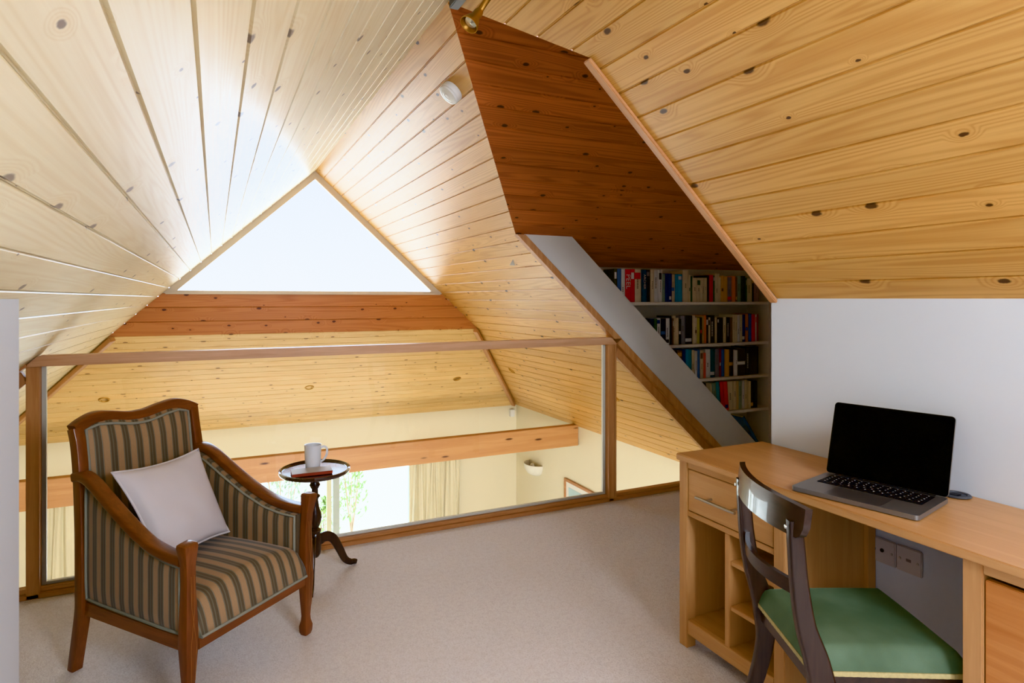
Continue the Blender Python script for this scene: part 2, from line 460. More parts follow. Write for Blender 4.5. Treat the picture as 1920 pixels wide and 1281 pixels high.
boards('wall_bulkhead', [[(xBL,0),(xB,0),(xS,ZS-ZB),(2*XR-xS,ZS-ZB)]], fB, (0,-1,0), 0.11967, PINE_B, v_off=0.0)
# weather skin outside the lining, so that no daylight leaks through the joints
def skin(name, quads):
    m = MB()
    for q in quads: m._faces(q, [tuple(range(len(q)))])
    return struct(m.build(name, WHITE, recalc=False))
t_ = 0.10
skin('roof_left', [[(XR+.05,YBACK-.2,ZR+t_),(XR+.05,YG+.0,ZR+t_),(xBL-.15,YG+.0,ZB+t_*.3),(XEL-.3,YE+.2,ZE-.05),(XEL-.3,YBACK-.2,ZE-.05)]])
skin('roof_right', [[(XR-.02,YBACK-.2,ZR+t_),(XR-.02,YA,ZR+t_),(xvn+.05,YK-.05,roofR(xvn)+t_),(XK+.1,YK-.05,ZK+t_*.6),(XK+.1,YBACK-.2,ZK+t_*.6)],
                    [(XR-.02,YA,ZR+t_),(XR-.02,YG,ZR+t_),(xB+.02,YG,ZB+t_),(xB+.02,YR+.3,ZB+t_),(xv+.08,YR+.06,roofR(xv)+t_)],
                    [(xB+.02,YG,ZB+t_),(XE+.2,YE+.1,ZE+t_*.3),(XE+.2,YR+.3,ZE+t_*.3),(xB+.02,YR+.3,ZB+t_)]])
skin('roof_recess', [[(XR-.05,YA,ZR+t_),(XWR+.5,YA,ZR+t_),(XWR+.5,3.85,ZR+t_-WS*(3.85-YA)),(xv+.12,3.85,ZR+t_-WS*(3.85-YA)),(xv+.12,YR+.0,ZR+t_-WS*(YR-YA)),(XR+.12,YA+.0,ZR+t_)],
                     [(XR+.12,YA,ZR+t_),(XWR+.5,YA,ZR+t_),(XWR+.5,YK-.06,ZR+t_-WS*(YA-YK+.06)),(xvn+.14,YK-.06,ZR+t_-WS*(YA-YK+.06))]])
skin('roof_hip', [[(xBL-.2,YG+.035,ZB+.03),(xB+.2,YG+.035,ZB+.03),(XE+.3,YE+.2,ZE-.04),(XEL-.3,YE+.2,ZE-.04)]])

# floor (loft slab with carpet) and lower storey
m = MB(); m.box(XEL-.05, XWR+.05, YBACK-.05, YR+.035, -0.25, 0.0)
struct(m.build('floor', CARPET), 'pale beige wool carpet across the loft floor', 'floor')
m = MB(); m.box(XEL-.1, XE+.1, -1.0, YE+.1, -2.5, -2.4); struct(m.build('floor_lower', plain('lower_carpet', rgb(212,206,190), .9)))
# knee walls
m = MB(); m.box(XK, XK+.06, YBACK, YK, 0, ZK); struct(m.build('wall_right', DAYLITW))
m = MB(); m.box(2*XR-XK-.06, 2*XR-XK, YBACK, YK+.06, 0, ZK-.001); struct(m.build('wall_left', DAYLITW))
m = MB(); m.prism([(XEL,0),(XEL,roofL(XEL)),(XR,ZR),(XE,roofR(XE)),(XE,0)], lambda p,q,t: (p,t,q), YBACK-.06, YBACK); struct(m.build('wall_back', WHITE))
# recess walls: cheek beside the knee wall, end wall and the wall behind the bookcase
zc = ZR-WS*(YA-YK+.03)
m = MB(); m.prism([(XK+.06,0),(XK+.06,ZK),(xvn,zc+.02),(XWR,zc+.02),(XWR,0)], lambda p,q,t: (p,t,q), YK-.05, YK-.01); struct(m.build('wall_cheek', WHITE))
m = MB(); m.box(XWR, XWR+.05, YK-.05, 3.75, 0, ZR+.03); struct(m.build('wall_recess', WHITE))
m = MB(); m.prism([(3.6,0),(XWR,0),(XWR,1.62),(2.0,1.62),(1.95,1.60)], lambda p,q,t: (p,t,q), 3.71, 3.75); struct(m.build('wall_recess_back', SHELFW))
# white sloping end of the roof build-up beside the bookcase
o1, o2 = 0.055, 0.375
def zW(y): return ZR-WS*(y-YA)
yS = 3.455
zt = zW(yS)+.01
xa = XK+(ZK+o1-zt)/S; xb_ = XK+(ZK+o2-zt)/S
m = MB(); m.prism([(xa,zt),(xb_,zt),(XK+(ZK+o2)/S,0),(XK+(ZK+o1)/S,0)], lambda p,q,t: (p,t,q), yS, yS+.05)
struct(m.build('wall_sloping_panel', WHITE), 'white sloping panel along the roof line beside the bookcase', 'panel')
# lower room walls
m = MB()
dx0, dx1, dz1 = -0.62, 2.26, -0.52
m.box(XEL-.1, dx0, YE, YE+.12, -2.4, ZE+.02); m.box(dx1, XE+.1, YE, YE+.12, -2.4, ZE+.02); m.box(dx0, dx1, YE, YE+.12, dz1, ZE+.02)
struct(m.build('wall_far', CREAM))
m = MB(); m.box(XE, XE+.1, -1.0, YE, -2.4, ZE+.01); struct(m.build('wall_lower_right', CREAM))
m = MB(); m.box(XEL-.1, XEL, -1.0, YE, -2.4, ZE+.01); struct(m.build('wall_lower_left', CREAM))
m = MB(); m.box(XEL, XE, -1.05, -1.0, -2.4, -.25); struct(m.build('wall_lower_back', CREAM))
# tie beam
m = MB(); m.box(XEL+.01, XE-.005, YG, YG+.09, -0.287, -0.057, 0.004)
struct(m.build('beam', BEAM), 'long pine tie beam crossing the lower room below the gable', 'beam')
# gable window
Wd = struct(bpy.data.objects.new('window_1', None)); COL.objects.link(Wd)
m = MB()
fw = 0.055
A = Vector((XR,0,ZR)); Lc = Vector((2*XR-xS,0,ZS)); Rc = Vector((xS,0,ZS))
def inset(P, d):
    n = len(P); out = []
    for i in range(n):
        p0, p1, p2 = P[i-1], P[i], P[(i+1) % n]
        a = Vector((p1[0]-p0[0], p1[1]-p0[1])).normalized(); b = Vector((p2[0]-p1[0], p2[1]-p1[1])).normalized()
        na = Vector((-a.y, a.x)); nb = Vector((-b.y, b.x)); k = (na+nb); k /= k.dot(na)
        d_ = d[i] if isinstance(d, list) else d
        out.append((p1[0]+k.x*d_, p1[1]+k.y*d_))
    return out
T3 = [(Lc.x,ZS),(Rc.x,ZS),(XR,ZR)]
In = inset(T3, fw)
zlow = ZS+.025
sl = (In[2][1]-In[0][1])/(In[2][0]-In[0][0])
In[0] = (In[2][0]-(In[2][1]-zlow)/sl, zlow); In[1] = (In[2][0]+(In[2][1]-zlow)/sl, zlow)
y0, y1 = YG-.005, YG+.05
V = []
for P in (T3, In):
    for y in (y0, y1): V += [(p[0], y, p[1]) for p in P]
F = []
for i in range(3):
    j = (i+1) % 3
    F += [(i,j,6+j,6+i), (3+i,9+i,9+j,3+j), (6+i,6+j,9+j,9+i), (i,3+i,3+j,j)]
m._faces(V, F); m.build('window_frame', PALEFR, Wd)
m = MB(); m._faces([(p[0],YG+.03,p[1]) for p in In], [(0,1,2)]); m.build('pane', GLASSW, Wd)
m = MB(); m.box(Lc.x+.02, Rc.x-.02, YG-.022, YG+.02, ZS-.008, ZS+.008, .003); m.build('window_sill', PALEFR, Wd)
# glazed door of the lower room
Dr = struct(bpy.data.objects.new('door_1', None)); COL.objects.link(Dr)
m = MB(); fy0, fy1 = YE+.03, YE+.09
for a, b, c, d in ((dx0,dx0+.06,-2.4,dz1),(dx1-.06,dx1,-2.4,dz1),(dx0,dx1,dz1-.06,dz1),(dx0,dx1,-2.4,-2.33)): m.box(a,b,fy0,fy1,c,d,.004)
m.build('door_frame', GREYFR, Dr)
m = MB(); m.box(1.27,1.345,fy0-.01,fy1,-2.4,dz1-.05,.004); m.build('mullion', GREYFR, Dr)
m = MB(); m.box(1.20,1.255,fy0+.02,fy1,-2.33,dz1-.06,.003); m.build('door_stile', plain('buff_frame', rgb(226,222,190), .5), Dr)
for a, b in ((dx0+.05,1.28),(1.34,dx1-.05)):
    m = MB(); m._faces([(a,YE+.06,-2.34),(b,YE+.06,-2.34),(b,YE+.06,dz1-.05),(a,YE+.06,dz1-.05)], [(0,1,2,3)]); m.build('pane', GLASSW, Dr)
# trims
def bar3(m, a, b, w, h, up, bev=.003):
    """bar from a to b, section w across, h along up"""
    a, b, up = Vector(a), Vector(b), Vector(up).normalized(); t = (b-a).normalized(); sx = t.cross(up).normalized(); up = sx.cross(t)
    M = Matrix((sx, t, up)).transposed().to_4x4(); M.translation = a
    m.box(-w/2, w/2, 0, (b-a).length, 0, h, bev, 2, M)
up_R = Vector((S,0,1)).normalized()
def rod(name, a, b, w, h, up, light=(214,160,104), dark=(178,116,66)):
    """timber bar as an object whose own x axis runs along it"""
    a, b, up = Vector(a), Vector(b), Vector(up).normalized(); t = (b-a).normalized(); sy = up.cross(t).normalized(); up = t.cross(sy)
    m = MB(); m.box(0, (b-a).length, -w/2, w/2, 0, h, .003)
    o = m.build(name, TRIM['x']); M = Matrix((t, sy, up)).transposed().to_4x4(); M.translation = a; o.matrix_world = M
    return o
nIn = -up_R
o = rod('trim_1', (xvn,YK-.022,roofR(xvn)), (XK+.008,YK-.012,ZK-.008), .036, .016, nIn); struct(o, 'thin pine edging strip down the sloping ceiling to the white wall', 'trim')
o = rod('trim_2', (xB-.03,YG-.03,ZB), (XE-.06,YE-.05,ZE+.03), .05, .035, Vector((-.6,-.45,-1))); struct(o)
o = rod('trim_3', (xBL+.03,YG-.03,ZB), (XEL+.06,YE-.05,ZE+.03), .05, .035, Vector((.6,-.45,-1))); struct(o)
# ------------------------------------------------------------------ glazed railing
R = thing('glass_railing', 'clear glass railing with pine handrail and posts along the loft edge', 'railing', (0, YR, 0))
xl = XR-(ZR-1.1)/S; xr = XK+(ZK-1.1)/S
m = MB(); m.prism([(xl+.005,1.1),(xl-.045,1.052),(xr+.045,1.052),(xr-.005,1.1)], lambda p,q,t: (p,t,q), -.04, .04, .004); m.build('handrail', wood('handrail_pine', rgb(228,186,148), rgb(200,150,110), 'x', .42), R)
for a, b in ((-.768,-.718),(2.376,2.441)):
    m = MB(); m.box(a, b-(.022 if a > 0 else 0), -.03, .035, .0, 1.052, .003)
    if a > 0: m.box(b-.019, b, -.026, .03, .0, 1.052, .003)
    m.build('post', TRIM['z'], R)
m = MB(); m.box(XEL+.25, XE-.12, -.03, .03, -.002, .022, .003); m.box(XEL+.25, XE-.12, -.012, .035, .022, .042, .003); m.build('base_rail', TRIM['x'], R)
def slope_frame(sgn):
    def X(x): return x if sgn > 0 else 2*XR-x
    def rl(o, z): return X(XK+(ZK+o-z)/S)
    a = MB()
    z1 = 1.06
    a.prism([(rl(.055,z1+.03),z1+.03),(rl(.055,0),0),(rl(-.012,0),0),(rl(-.012,z1),z1)], lambda p,q,t: (p,t,q), -.05, .03, .003)
    a.build('sloping_frame', TRIM['z'], R)
    a = MB(); zq = 1.03
    a.prism([(rl(-.012,zq),zq),(rl(-.012,.04),.04),(rl(-.085,.04),.04),(rl(-.085,zq-.05),zq-.05)], lambda p,q,t: (p,t,q), -.012, .03, .003)
    a.build('sloping_bead', TRIM['z'], R)
slope_frame(1); slope_frame(-1)
m = MB(); zt2 = zW(YR-.03)
m.prism([(XK+(ZK-zt2)/S-.0,zt2),(XK+(ZK+.055-zt2)/S,zt2),(XK+(ZK+.055-1.09)/S,1.09),(XK+(ZK-1.09)/S,1.09)], lambda p,q,t: (p,t,q), YR-.05, YR+.0)
struct(m.build('trim_4', TRIM['z']), 'pine edging between the boarded slope and the white sloping panel', 'trim')
g = MB(); g._faces([(-.72,0.01,.04),(2.378,0.01,.04),(2.378,0.01,1.052),(-.72,0.01,1.052)], [(0,1,2,3)]); g.build('glass_pane', GLASS, R)
g = MB(); g._faces([(2.44,0.01,.04),(XK+(ZK-.04-.06)/S,0.01,.04),(2.44,0.01,roofR(2.44)-.06)], [(0,1,2)]); g.build('glass_pane', GLASS, R)
g = MB(); g._faces([(-.768,0.01,.04),(-.768,0.01,roofL(-.768)-.06),(2*XR-(XK+(ZK-.1)/S),0.01,.04)], [(0,1,2)]); g.build('glass_pane', GLASS, R)
# white glazing beads catch the light
m = MB(); m.box(-.718,-.700,.012,.032,.042,1.052,.002); m.box(2.356,2.376,.012,.032,.042,1.052,.002); m.box(-.70,2.356,.012,.034,.042,.056,.002)
m.build('glazing_bead', plain('cream_bead', rgb(248,240,222), .5), R)

# ------------------------------------------------------------------ bookcase
YF = 3.475
ZSH = [1.336, 1.030, 0.776, 0.520]
BC = thing('bookcase', 'built-in cream bookcase filled with books in the recess', 'bookcase', (3.0, YF, 0))
def bcx(z): return XK+(ZK+.30-z)/S-3.0
for z in ZSH+[.21]:
    m = MB(); m.box(max(-1.0,bcx(z)-.02), XWR-.02-3.0, 0, .222, z-.022, z, .002); m.build('shelf', SHELFW, BC)
m = MB(); m.box(XWR-.02-3.0, XWR-3.0, 0, .232, 0, 1.60); m.build('side_panel', SHELFW, BC)
m = MB(); m.prism([(bcx(0),0),(XWR-.02-3.0,0),(XWR-.02-3.0,1.585),(bcx(1.585)+.02,1.585)], lambda p,q,t: (p,t,q), .223, .232); m.build('back_panel', SHELFW, BC)

DIR_S, DIR_C = math.sin(TH), math.cos(TH)
def bx(u, y):
    a = (u-960)/F_PX; return y*(DIR_S+a*DIR_C)/(DIR_C-a*DIR_S)
def bz(u, v, y):
    a = (u-960)/F_PX; return 1.36-(v-560)/F_PX*y/(DIR_C-a*DIR_S)
_bm = {}
def bookmat(c):
    if c not in _bm: _bm[c] = plain('cover_%d_%d_%d' % c, rgb(*c), 0.5, var=0.18, scale=25)
    return _bm[c]
K=(26,24,26); CR=(222,206,180); WH_=(226,222,216); NV=(30,44,92); TL=(52,122,150); RD=(196,40,48); GR=(60,84,64)
OC=(196,140,72); GY=(150,150,156); PG=(158,172,160); OL=(62,58,38); BR=(96,66,46); LB=(96,120,160); OR=(206,104,52); TN=(196,164,124)
CN = {K:'black',CR:'cream',WH_:'white',NV:'navy blue',TL:'teal blue',RD:'red',GR:'dark green',OC:'ochre',GY:'grey',PG:'pale green',OL:'dark olive',BR:'brown',LB:'soft blue',OR:'orange',TN:'tan'}
k1 = lambda x: 1110+x/7.117
k2 = lambda x: 1270+x/7.117
k3 = lambda x: 1250+x/6.405
v1 = lambda y: 490+y/7.117
v3 = lambda y: 630+y/6.405
# (u0, u1, v top, colour, band colour or None, text)
sh1 = [(k1(296),k1(336),v1(66),OL,WH_,0),(k1(337),k1(389),v1(70),LB,None,0),(k1(391),k1(440),v1(66),WH_,NV,0),(k1(441),k1(522),v1(62),RD,None,'PEEL'),
 (k1(523),k1(570),v1(64),RD,WH_,0),(k1(571),k1(655),v1(82),CR,RD,0),(k1(656),k1(730),v1(82),(36,66,84),None,'ARCHER'),(k1(731),k1(775),v1(86),K,GY,0),
 (k1(777),k1(830),v1(84),CR,None,0),(k1(831),k1(885),v1(60),WH_,None,0),(k1(886),k1(935),v1(80),WH_,K,0),(k1(936),k1(975),v1(170),PG,None,0),(k1(976),k1(1024),v1(165),NV,None,0),
 (k1(1025),k1(1065),v1(166),NV,WH_,0),(k1(1066),k1(1105),v1(176),CR,LB,0),(k1(1106),k1(1152),v1(172),TL,None,0),(k1(1153),k2(65),v1(174),TL,WH_,0),
 (k2(66),k2(90),v1(170),CR,None,0),(k2(91),k2(150),v1(112),CR,None,0),(k2(151),k2(175),v1(182),CR,GR,0),(k2(176),k2(200),v1(200),GR,None,0),(k2(201),k2(268),v1(222),CR,None,0),
 (k2(269),k2(315),v1(222),CR,GR,0),(k2(316),k2(365),v1(222),CR,None,0),(k2(366),k2(394),v1(222),CR,None,0),(k2(395),k2(425),v1(188),K,None,0),(k2(426),k2(475),v1(184),RD,None,0),
 (k2(476),k2(499),v1(190),GR,WH_,0),(k2(500),k2(560),v1(165),CR,None,0),(k2(561),k2(580),v1(215),CR,None,0),(k2(581),k2(622),v1(195),OC,BR,0),(k2(623),k2(668),v1(205),OC,None,0),
 (k2(669),k2(724),v1(212),GY,RD,0),(k2(725),k2(774),v1(200),OR,None,0),(k2(775),k2(800),v1(212),BR,TN,0),(k2(801),k2(845),v1(196),PG,None,0),(k2(846),k2(905),v1(197),(20,34,30),None,0),
 (k2(906),k2(930),v1(220),GR,CR,0),(k2(931),k2(995),v1(230),CR,None,0),(k2(996),k2(1020),v1(232),K,OC,0),(k2(1021),k2(1088),v1(228),(170,150,150),None,0)]
sh2 = [(k1(610),k1(650),v1(772),K,None,0),(k1(651),k1(700),v1(775),(40,50,44),None,0),(k1(701),k1(750),v1(775),K,None,0),(k1(751),k1(775),v1(778),K,WH_,0),(k1(776),k1(825),v1(768),(44,54,70),None,0),(k1(826),k1(869),v1(770),GR,WH_,0),
 (k1(870),k1(915),v1(760),WH_,NV,0),(k1(916),k1(985),v1(766),(20,26,40),LB,0),(k1(986),k1(1035),v1(760),WH_,K,0),(k1(1036),k1(1060),v1(730),K,None,0),(k1(1061),k1(1090),v1(762),BR,WH_,0),
 (k1(1091),k1(1115),v1(728),CR,None,0),(k1(1116),k1(1155),v1(756),CR,None,0),(k1(1156),k1(1190),v1(770),K,WH_,0),(k1(1191),k1(1245),v1(728),GY,None,0),
 (k2(107),k2(198),v1(726),K,WH_,0),(k2(201),k2(238),v1(724),CR,None,0),(k2(239),k2(265),v1(752),CR,BR,0),(k2(266),k2(298),v1(756),(176,160,84),None,0),(k2(299),k2(330),v1(750),K,RD,0),
 (k2(331),k2(355),v1(730),TN,None,0),(k2(356),k2(384),v1(724),OR,None,0),(k2(385),k2(414),v1(745),K,WH_,0),(k2(415),k2(440),v1(752),CR,K,0),(k2(441),k2(497),v1(722),K,None,'|'),
 (k2(498),k2(527),v1(752),CR,None,0),(k2(528),k2(560),v1(752),K,WH_,0),(k2(561),k2(610),v1(752),K,None,0),(k2(611),k2(650),v1(746),CR,None,0),(k2(651),k2(700),v1(750),K,None,'|'),(k2(701),k2(735),v1(750),BR,None,0),
 (k2(736),k2(770),v1(716),CR,None,0),(k2(771),k2(800),v1(716),CR,None,0),(k2(801),k2(835),v1(716),WH_,None,0),(k2(836),k2(866),v1(712),CR,None,0),(k2(867),k2(905),v1(710),NV,WH_,0),
 (k2(906),k2(945),v1(702),(176,96,52),LB,0),(k2(946),k2(989),v1(700),LB,None,0),(k2(990),k2(1038),v1(710),RD,None,0),(k2(1039),k2(1058),v1(708),WH_,RD,0),(k2(1059),k2(1080),v1(706),(150,40,44),None,0)]
sh3 = [(k3(130),k3(188),v3(178),BR,OC,0),(k3(190),k3(224),v3(168),NV,None,0),(k3(225),k3(262),v3(165),TL,None,0),(k3(263),k3(300),v3(168),(40,112,120),None,0),(k3(301),k3(334),v3(170),CR,None,0),(k3(335),k3(368),v3(180),WH_,None,0),
 (k3(369),k3(399),v3(170),LB,None,0),(k3(400),k3(440),v3(175),CR,BR,0),(k3(441),k3(470),v3(206),(206,92,78),None,0),(k3(471),k3(524),v3(160),WH_,None,0),(k3(525),k3(580),v3(160),(34,70,78),WH_,0),
 (k3(581),k3(629),v3(155),GY,None,0),(k3(630),k3(654),v3(162),(120,30,40),WH_,0),(k3(655),k3(694),v3(162),LB,None,0),(k3(695),k3(750),v3(165),OC,None,0),(k3(751),k3(799),v3(165),K,OC,0),(k3(800),k3(824),v3(168),WH_,None,0),
 (k3(825),k3(850),v3(172),WH_,None,0),(k3(851),k3(950),v3(150),K,WH_,0),(k3(951),k3(995),v3(135),K,None,'|'),(k3(996),k3(1100),v3(128),K,None,0)]
sh4 = [(k3(380),k3(428),v3(600),BR,None,0),(k3(430),k3(470),v3(575),K,None,0),(k3(471),k3(500),v3(570),K,GY,0),(k3(501),k3(530),v3(568),CR,None,0),(k3(531),k3(560),v3(576),CR,None,0),(k3(561),k3(610),v3(568),PG,None,0),(k3(611),k3(655),v3(556),(70,126,132),None,0),
 (k3(656),k3(700),v3(552),RD,None,0),(k3(701),k3(748),v3(552),(206,60,60),NV,0),(k3(752),k3(800),v3(545),CR,None,0),(k3(801),k3(840),v3(545),CR,None,0),(k3(841),k3(864),v3(545),TN,None,0),(k3(865),k3(900),v3(545),PG,None,0),
 (k3(901),k3(935),v3(535),WH_,None,0),(k3(936),k3(970),v3(528),CR,None,0),(k3(971),k3(1010),v3(545),CR,None,0),(k3(1011),k3(1044),v3(540),K,OC,0),(k3(1045),k3(1088),v3(540),(24,36,44),None,0)]
ORD = ['first','second','third','fourth','fifth','sixth','seventh','eighth','ninth','tenth','eleventh','twelfth','thirteenth','fourteenth','fifteenth','sixteenth','seventeenth','eighteenth','nineteenth','twentieth']
ORD += ['twenty-'+x for x in ORD[:9]]+['thirtieth']+['thirty-'+x for x in ORD[:9]]+['fortieth']+['forty-'+x for x in ORD[:9]]
def cname(c):
    if c in CN: return CN[c]
    return CN[min(CN, key=lambda q: sum((a-b)**2 for a, b in zip(q, c)))]
def text_mesh(body, size, name, mat, parent):
    cu = bpy.data.curves.new(name, 'FONT'); cu.body = body; cu.size = size; cu.align_x = 'CENTER'; cu.align_y = 'CENTER'; cu.extrude = 0.0004
    o = bpy.data.objects.new(name, cu); COL.objects.link(o)
    bpy.context.view_layer.update()
    me = bpy.data.meshes.new_from_object(o.evaluated_get(bpy.context.evaluated_depsgraph_get())); bpy.data.objects.remove(o)
    me.materials.clear(); me.materials.append(mat)
    q = bpy.data.objects.new(name, me); COL.objects.link(q); q.parent = parent; return q
WTXT = plain('white_lettering', rgb(230,222,214), 0.5)
SHN = ['top shelf','second shelf','third shelf','fourth shelf']
def book(x0, x1, y, z, h, c, band, txt, depth, label, group, lean=0.0):
    w = x1-x0; m = MB(); hw = w/2
    m.mi = 0
    cv = min(.0018, w*.12)
    m.box(-hw, -hw+cv, 0, depth, 0, h, 0); m.box(hw-cv, hw, 0, depth, 0, h, 0)           # boards
    m.prism([(-hw,.006),(-hw*.7,.0015),(0,0),(hw*.7,.0015),(hw,.006),(hw-cv,.008),(-hw+cv,.008)], lambda p,q,t: (p,q,t), 0, h)   # rounded spine
    m.mi = 1
    m.box(-hw+cv, hw-cv, .008, depth-.003, .002, h-.003)
    if band:
        m.mi = 2; a = random.choice([(.70,.9),(.08,.2),(.40,.52),(.80,.93)])
        m.prism([(-hw*1.0,.0055),(-hw*.7,.0008),(0,-.0006),(hw*.7,.0008),(hw*1.0,.0055),(0,.004)], lambda p,q,t: (p,q,t), h*a[0], h*a[1])
    if txt == '|':
        m.mi = 2
        for k in range(9): m.box(-w*.14, w*.14, -.0006, .001, h*(.25+.06*k), h*(.25+.06*k+.035))
    elif not txt and w > .02 and sum(c) > 420:
        m.mi = 3
        n = random.randint(3, 7); b0 = random.uniform(.3,.5)
        for k in range(n): m.box(-w*.10, w*.10, -.0005, .001, h*(b0+.05*k), h*(b0+.05*k+.026))
    bc = band or (226,222,216)
    o = m.build('book', [bookmat(c), PAGES, bookmat(bc), bookmat((90,84,80))])
    o.location = ((x0+x1)/2, y, z); o.rotation_euler = (0, lean, 0)
    tag(o, label, 'book', group)
    if txt and txt != '|':
        t = text_mesh(txt, w*(1.0 if txt == 'PEEL' else .78), 'lettering', WTXT, o)
        M = Matrix(((0,1,0),(0,0,-1),(-1,0,0))).to_4x4()    # text x runs down the spine
        t.matrix_local = Matrix.Translation((0,-.0012,h*.62)) @ M
    return o
for si, (sh, z) in enumerate(zip((sh1, sh2, sh3, sh4), ZSH)):
    nb = len(sh); prev = None
    for bi, (u0, u1, vt, c, band, txt) in enumerate(sh):
        y = YF+random.uniform(.016,.034)
        if si == 0 and bi == 0: y = YF+.012
        x0, x1 = bx(u0, y), bx(u1, y)
        if prev is not None: x0 = prev+.0006
        if x1-x0 < .006: x1 = x0+.006
        prev = x1
        h = bz((u0+u1)/2, vt, y)-z
        lim = [.245, .268, .225, .225][si]
        h = max(.12, min(h, lim))
        if si == 0: h = min(h, zW(3.70)-z-.03)
        wd = 'thick' if x1-x0 > .04 else ('slim' if x1-x0 < .018 else '')
        tx = {'PEEL': ' lettered PEEL in white', 'ARCHER': ' lettered ARCHER'}.get(txt, '')
        lab = ' '.join(f"{wd} {cname(c)} book{tx} on {SHN[si]}, {ORD[bi]} from its left end".split())
        lean = 0.0
        if si == 3 and bi < 9: lean = -0.085 if bi > 2 else -.12
        book(x0, x1, y, z+(.0005 if not lean else .0015+abs(lean)*(x1-x0)/2), h, c, band, txt, random.uniform(.125,.155), lab, 'books on the '+SHN[si], lean)
# blue folder leaning in the foot of the bookcase
m = MB(); m.box(-.012, .012, 0, .17, 0, .30, .002); m.mi = 1; m.box(-.0085, .0085, .003, .168, .004, .3006)
o = m.build('folder', [bookmat((92,124,154)), PAGES]); o.location = (3.80, YF+.02, .216); o.rotation_euler = (0, -.62, 0)
tag(o, 'blue folder leaning below the lowest row of books', 'folder')

# ------------------------------------------------------------------ desk
D = thing('desk', 'light oak pedestal desk standing against the white wall', 'desk', (0,0,0))
DX0, DX1, DY0, DY1 = 1.655, XK-.004, 0.36, 1.925
m = MB(); m.box(DX0-.012, DX1, DY0-.012, DY1+.006, .725, .75, .003); m.build('desktop', OAK['y'], D)
def dbox(name, x0,x1,y0,y1,z0,z1, ax='z', bev=.002, mat=None, par=None):
    m = MB(); m.box(x0,x1,y0,y1,z0,z1,bev); return m.build(name, mat or OAK[ax], par or D)
P = .044
for y0 in (DY1-P, 1.423, .852, DY0):
    for x0 in (DX0, DX1-P-.002): dbox('leg', x0, x0+P, y0, y0+P, 0, .725)
def pedestal(ya, yb, kind):
    # ya < yb: inner faces of the posts
    dbox('rail', DX0+.003, DX0+.03, ya, yb, .70, .725, 'y')
    dbox('side_panel', DX0+P, DX1-P-.002, yb+.012, yb+.03, .06, .725, 'z'); dbox('side_panel', DX0+P, DX1-P-.002, ya-.03, ya-.012, .06, .725, 'z')
    dbox('back_panel', DX1-.03, DX1-.018, ya, yb, .06, .725, 'z', mat=OAKD)
    dbox('rail', DX0+.003, DX0+.025, ya, yb, .055, .11, 'y')
    dbox('bottom_shelf', DX0+.025, DX1-.03, ya-.012, yb+.012, .09, .108, 'y')
    if kind == 'open':
        dbox('rail', DX0+.003, DX1-.03, ya, yb, .515, .535, 'y')
        dr = dbox('drawer', DX0+.004, DX0+.024, ya+.003, yb-.003, .5385, .6975, 'y')
        h = MB(); hy = (1.618, 1.788); hz = .615
        h.tube([(DX0-.03,hy[0]-.012,hz),(DX0-.03,hy[1]+.012,hz)], .0055, 12)
        for y in (hy[0]+.015, hy[1]-.035): h.tube([(DX0-.03,y,hz),(DX0+.006,y,hz)], .0045, 10, up=(0,1,0))
        h.build('handle', STEEL, dr, 40)
        dbox('divider', DX0+.006, DX1-.03, 1.667, 1.690, .108, .515, 'z')
        for z in (.403, .241): dbox('shelf', DX0+.012, DX1-.03, ya-.012, 1.667, z, z+.017, 'y')
    else:
        d_ = dbox('door', DX0+.006, DX0+.026, ya+.003, yb-.003, .114, .6875, 'z', mat=wood('oak_door', rgb(206,146,90), rgb(176,112,62), 'y', .4))
        h = MB(); h.tube([(DX0-.022,ya+.05,.40),(DX0-.022,ya+.05,.55)], .0055, 12, up=(0,1,0))
        for z in (.42,.53): h.tube([(DX0-.022,ya+.05,z),(DX0+.008,ya+.05,z)], .0045, 10)
        h.build('handle', STEEL, d_, 40)
pedestal(1.423+P, DY1-P, 'open'); pedestal(DY0+P, .852, 'door')
dbox('rail', DX1-.03, DX1-.012, .852+P, 1.423, .66, .725, 'y')
# cable grommet let into the desktop
m = MB(); m.lathe([(0,.0),(.036,.0),(.040,.003),(.037,.0065),(.028,.007),(.026,.004),(0,.004)], 32); m.mi = 1; m.box(-.024,.004,-.012,.012,.0041,.0075,.001)
o = m.build('cable_grommet', [plain('grey_grommet', rgb(78,80,86), .45), BLACKP], None, 40); o.location = (2.066, 1.135, .7502)
tag(o, 'round dark grey cable grommet set in the desktop behind the laptop', 'grommet')
# wall outlets below the desk
def outlet(y, label, kind):
    t = thing('wall_outlet', label, 'outlet', (XK, y, .477), 0, 'wall outlets under the desk')
    m = MB(); m.box(-.010, -.0005, -.043, .043, -.043, .043, .003); m.build('face_plate', FACEPL, t)
    m = MB()
    for yy in (-.03, .03): m.lathe([(0,0),(.0042,0),(.0036,.0018),(0,.0018)], 12, c=(-.010,yy,0), M=Matrix.Rotation(-PI/2, 3, 'Y'))
    m.build('screw', STEEL, t, 40)
    m = MB()
    if kind == 'round': m.lathe([(0,0),(.0065,0),(.0065,.0016),(0,.0016)], 16, c=(-.010,.004,.002), M=Matrix.Rotation(-PI/2, 3, 'Y')); mm = BLACKP
    else: m.box(-.0115,-.0098,-.008,.008,-.004,.005,.0005); mm = plain('slot_grey', rgb(150,142,138), .4)
    m.build('socket_hole', mm, t)
outlet(1.394, 'white wall outlet with one round black hole under the desk', 'round')
outlet(1.306, 'white wall outlet with a flat slot, nearer the desk cupboard', 'slot')

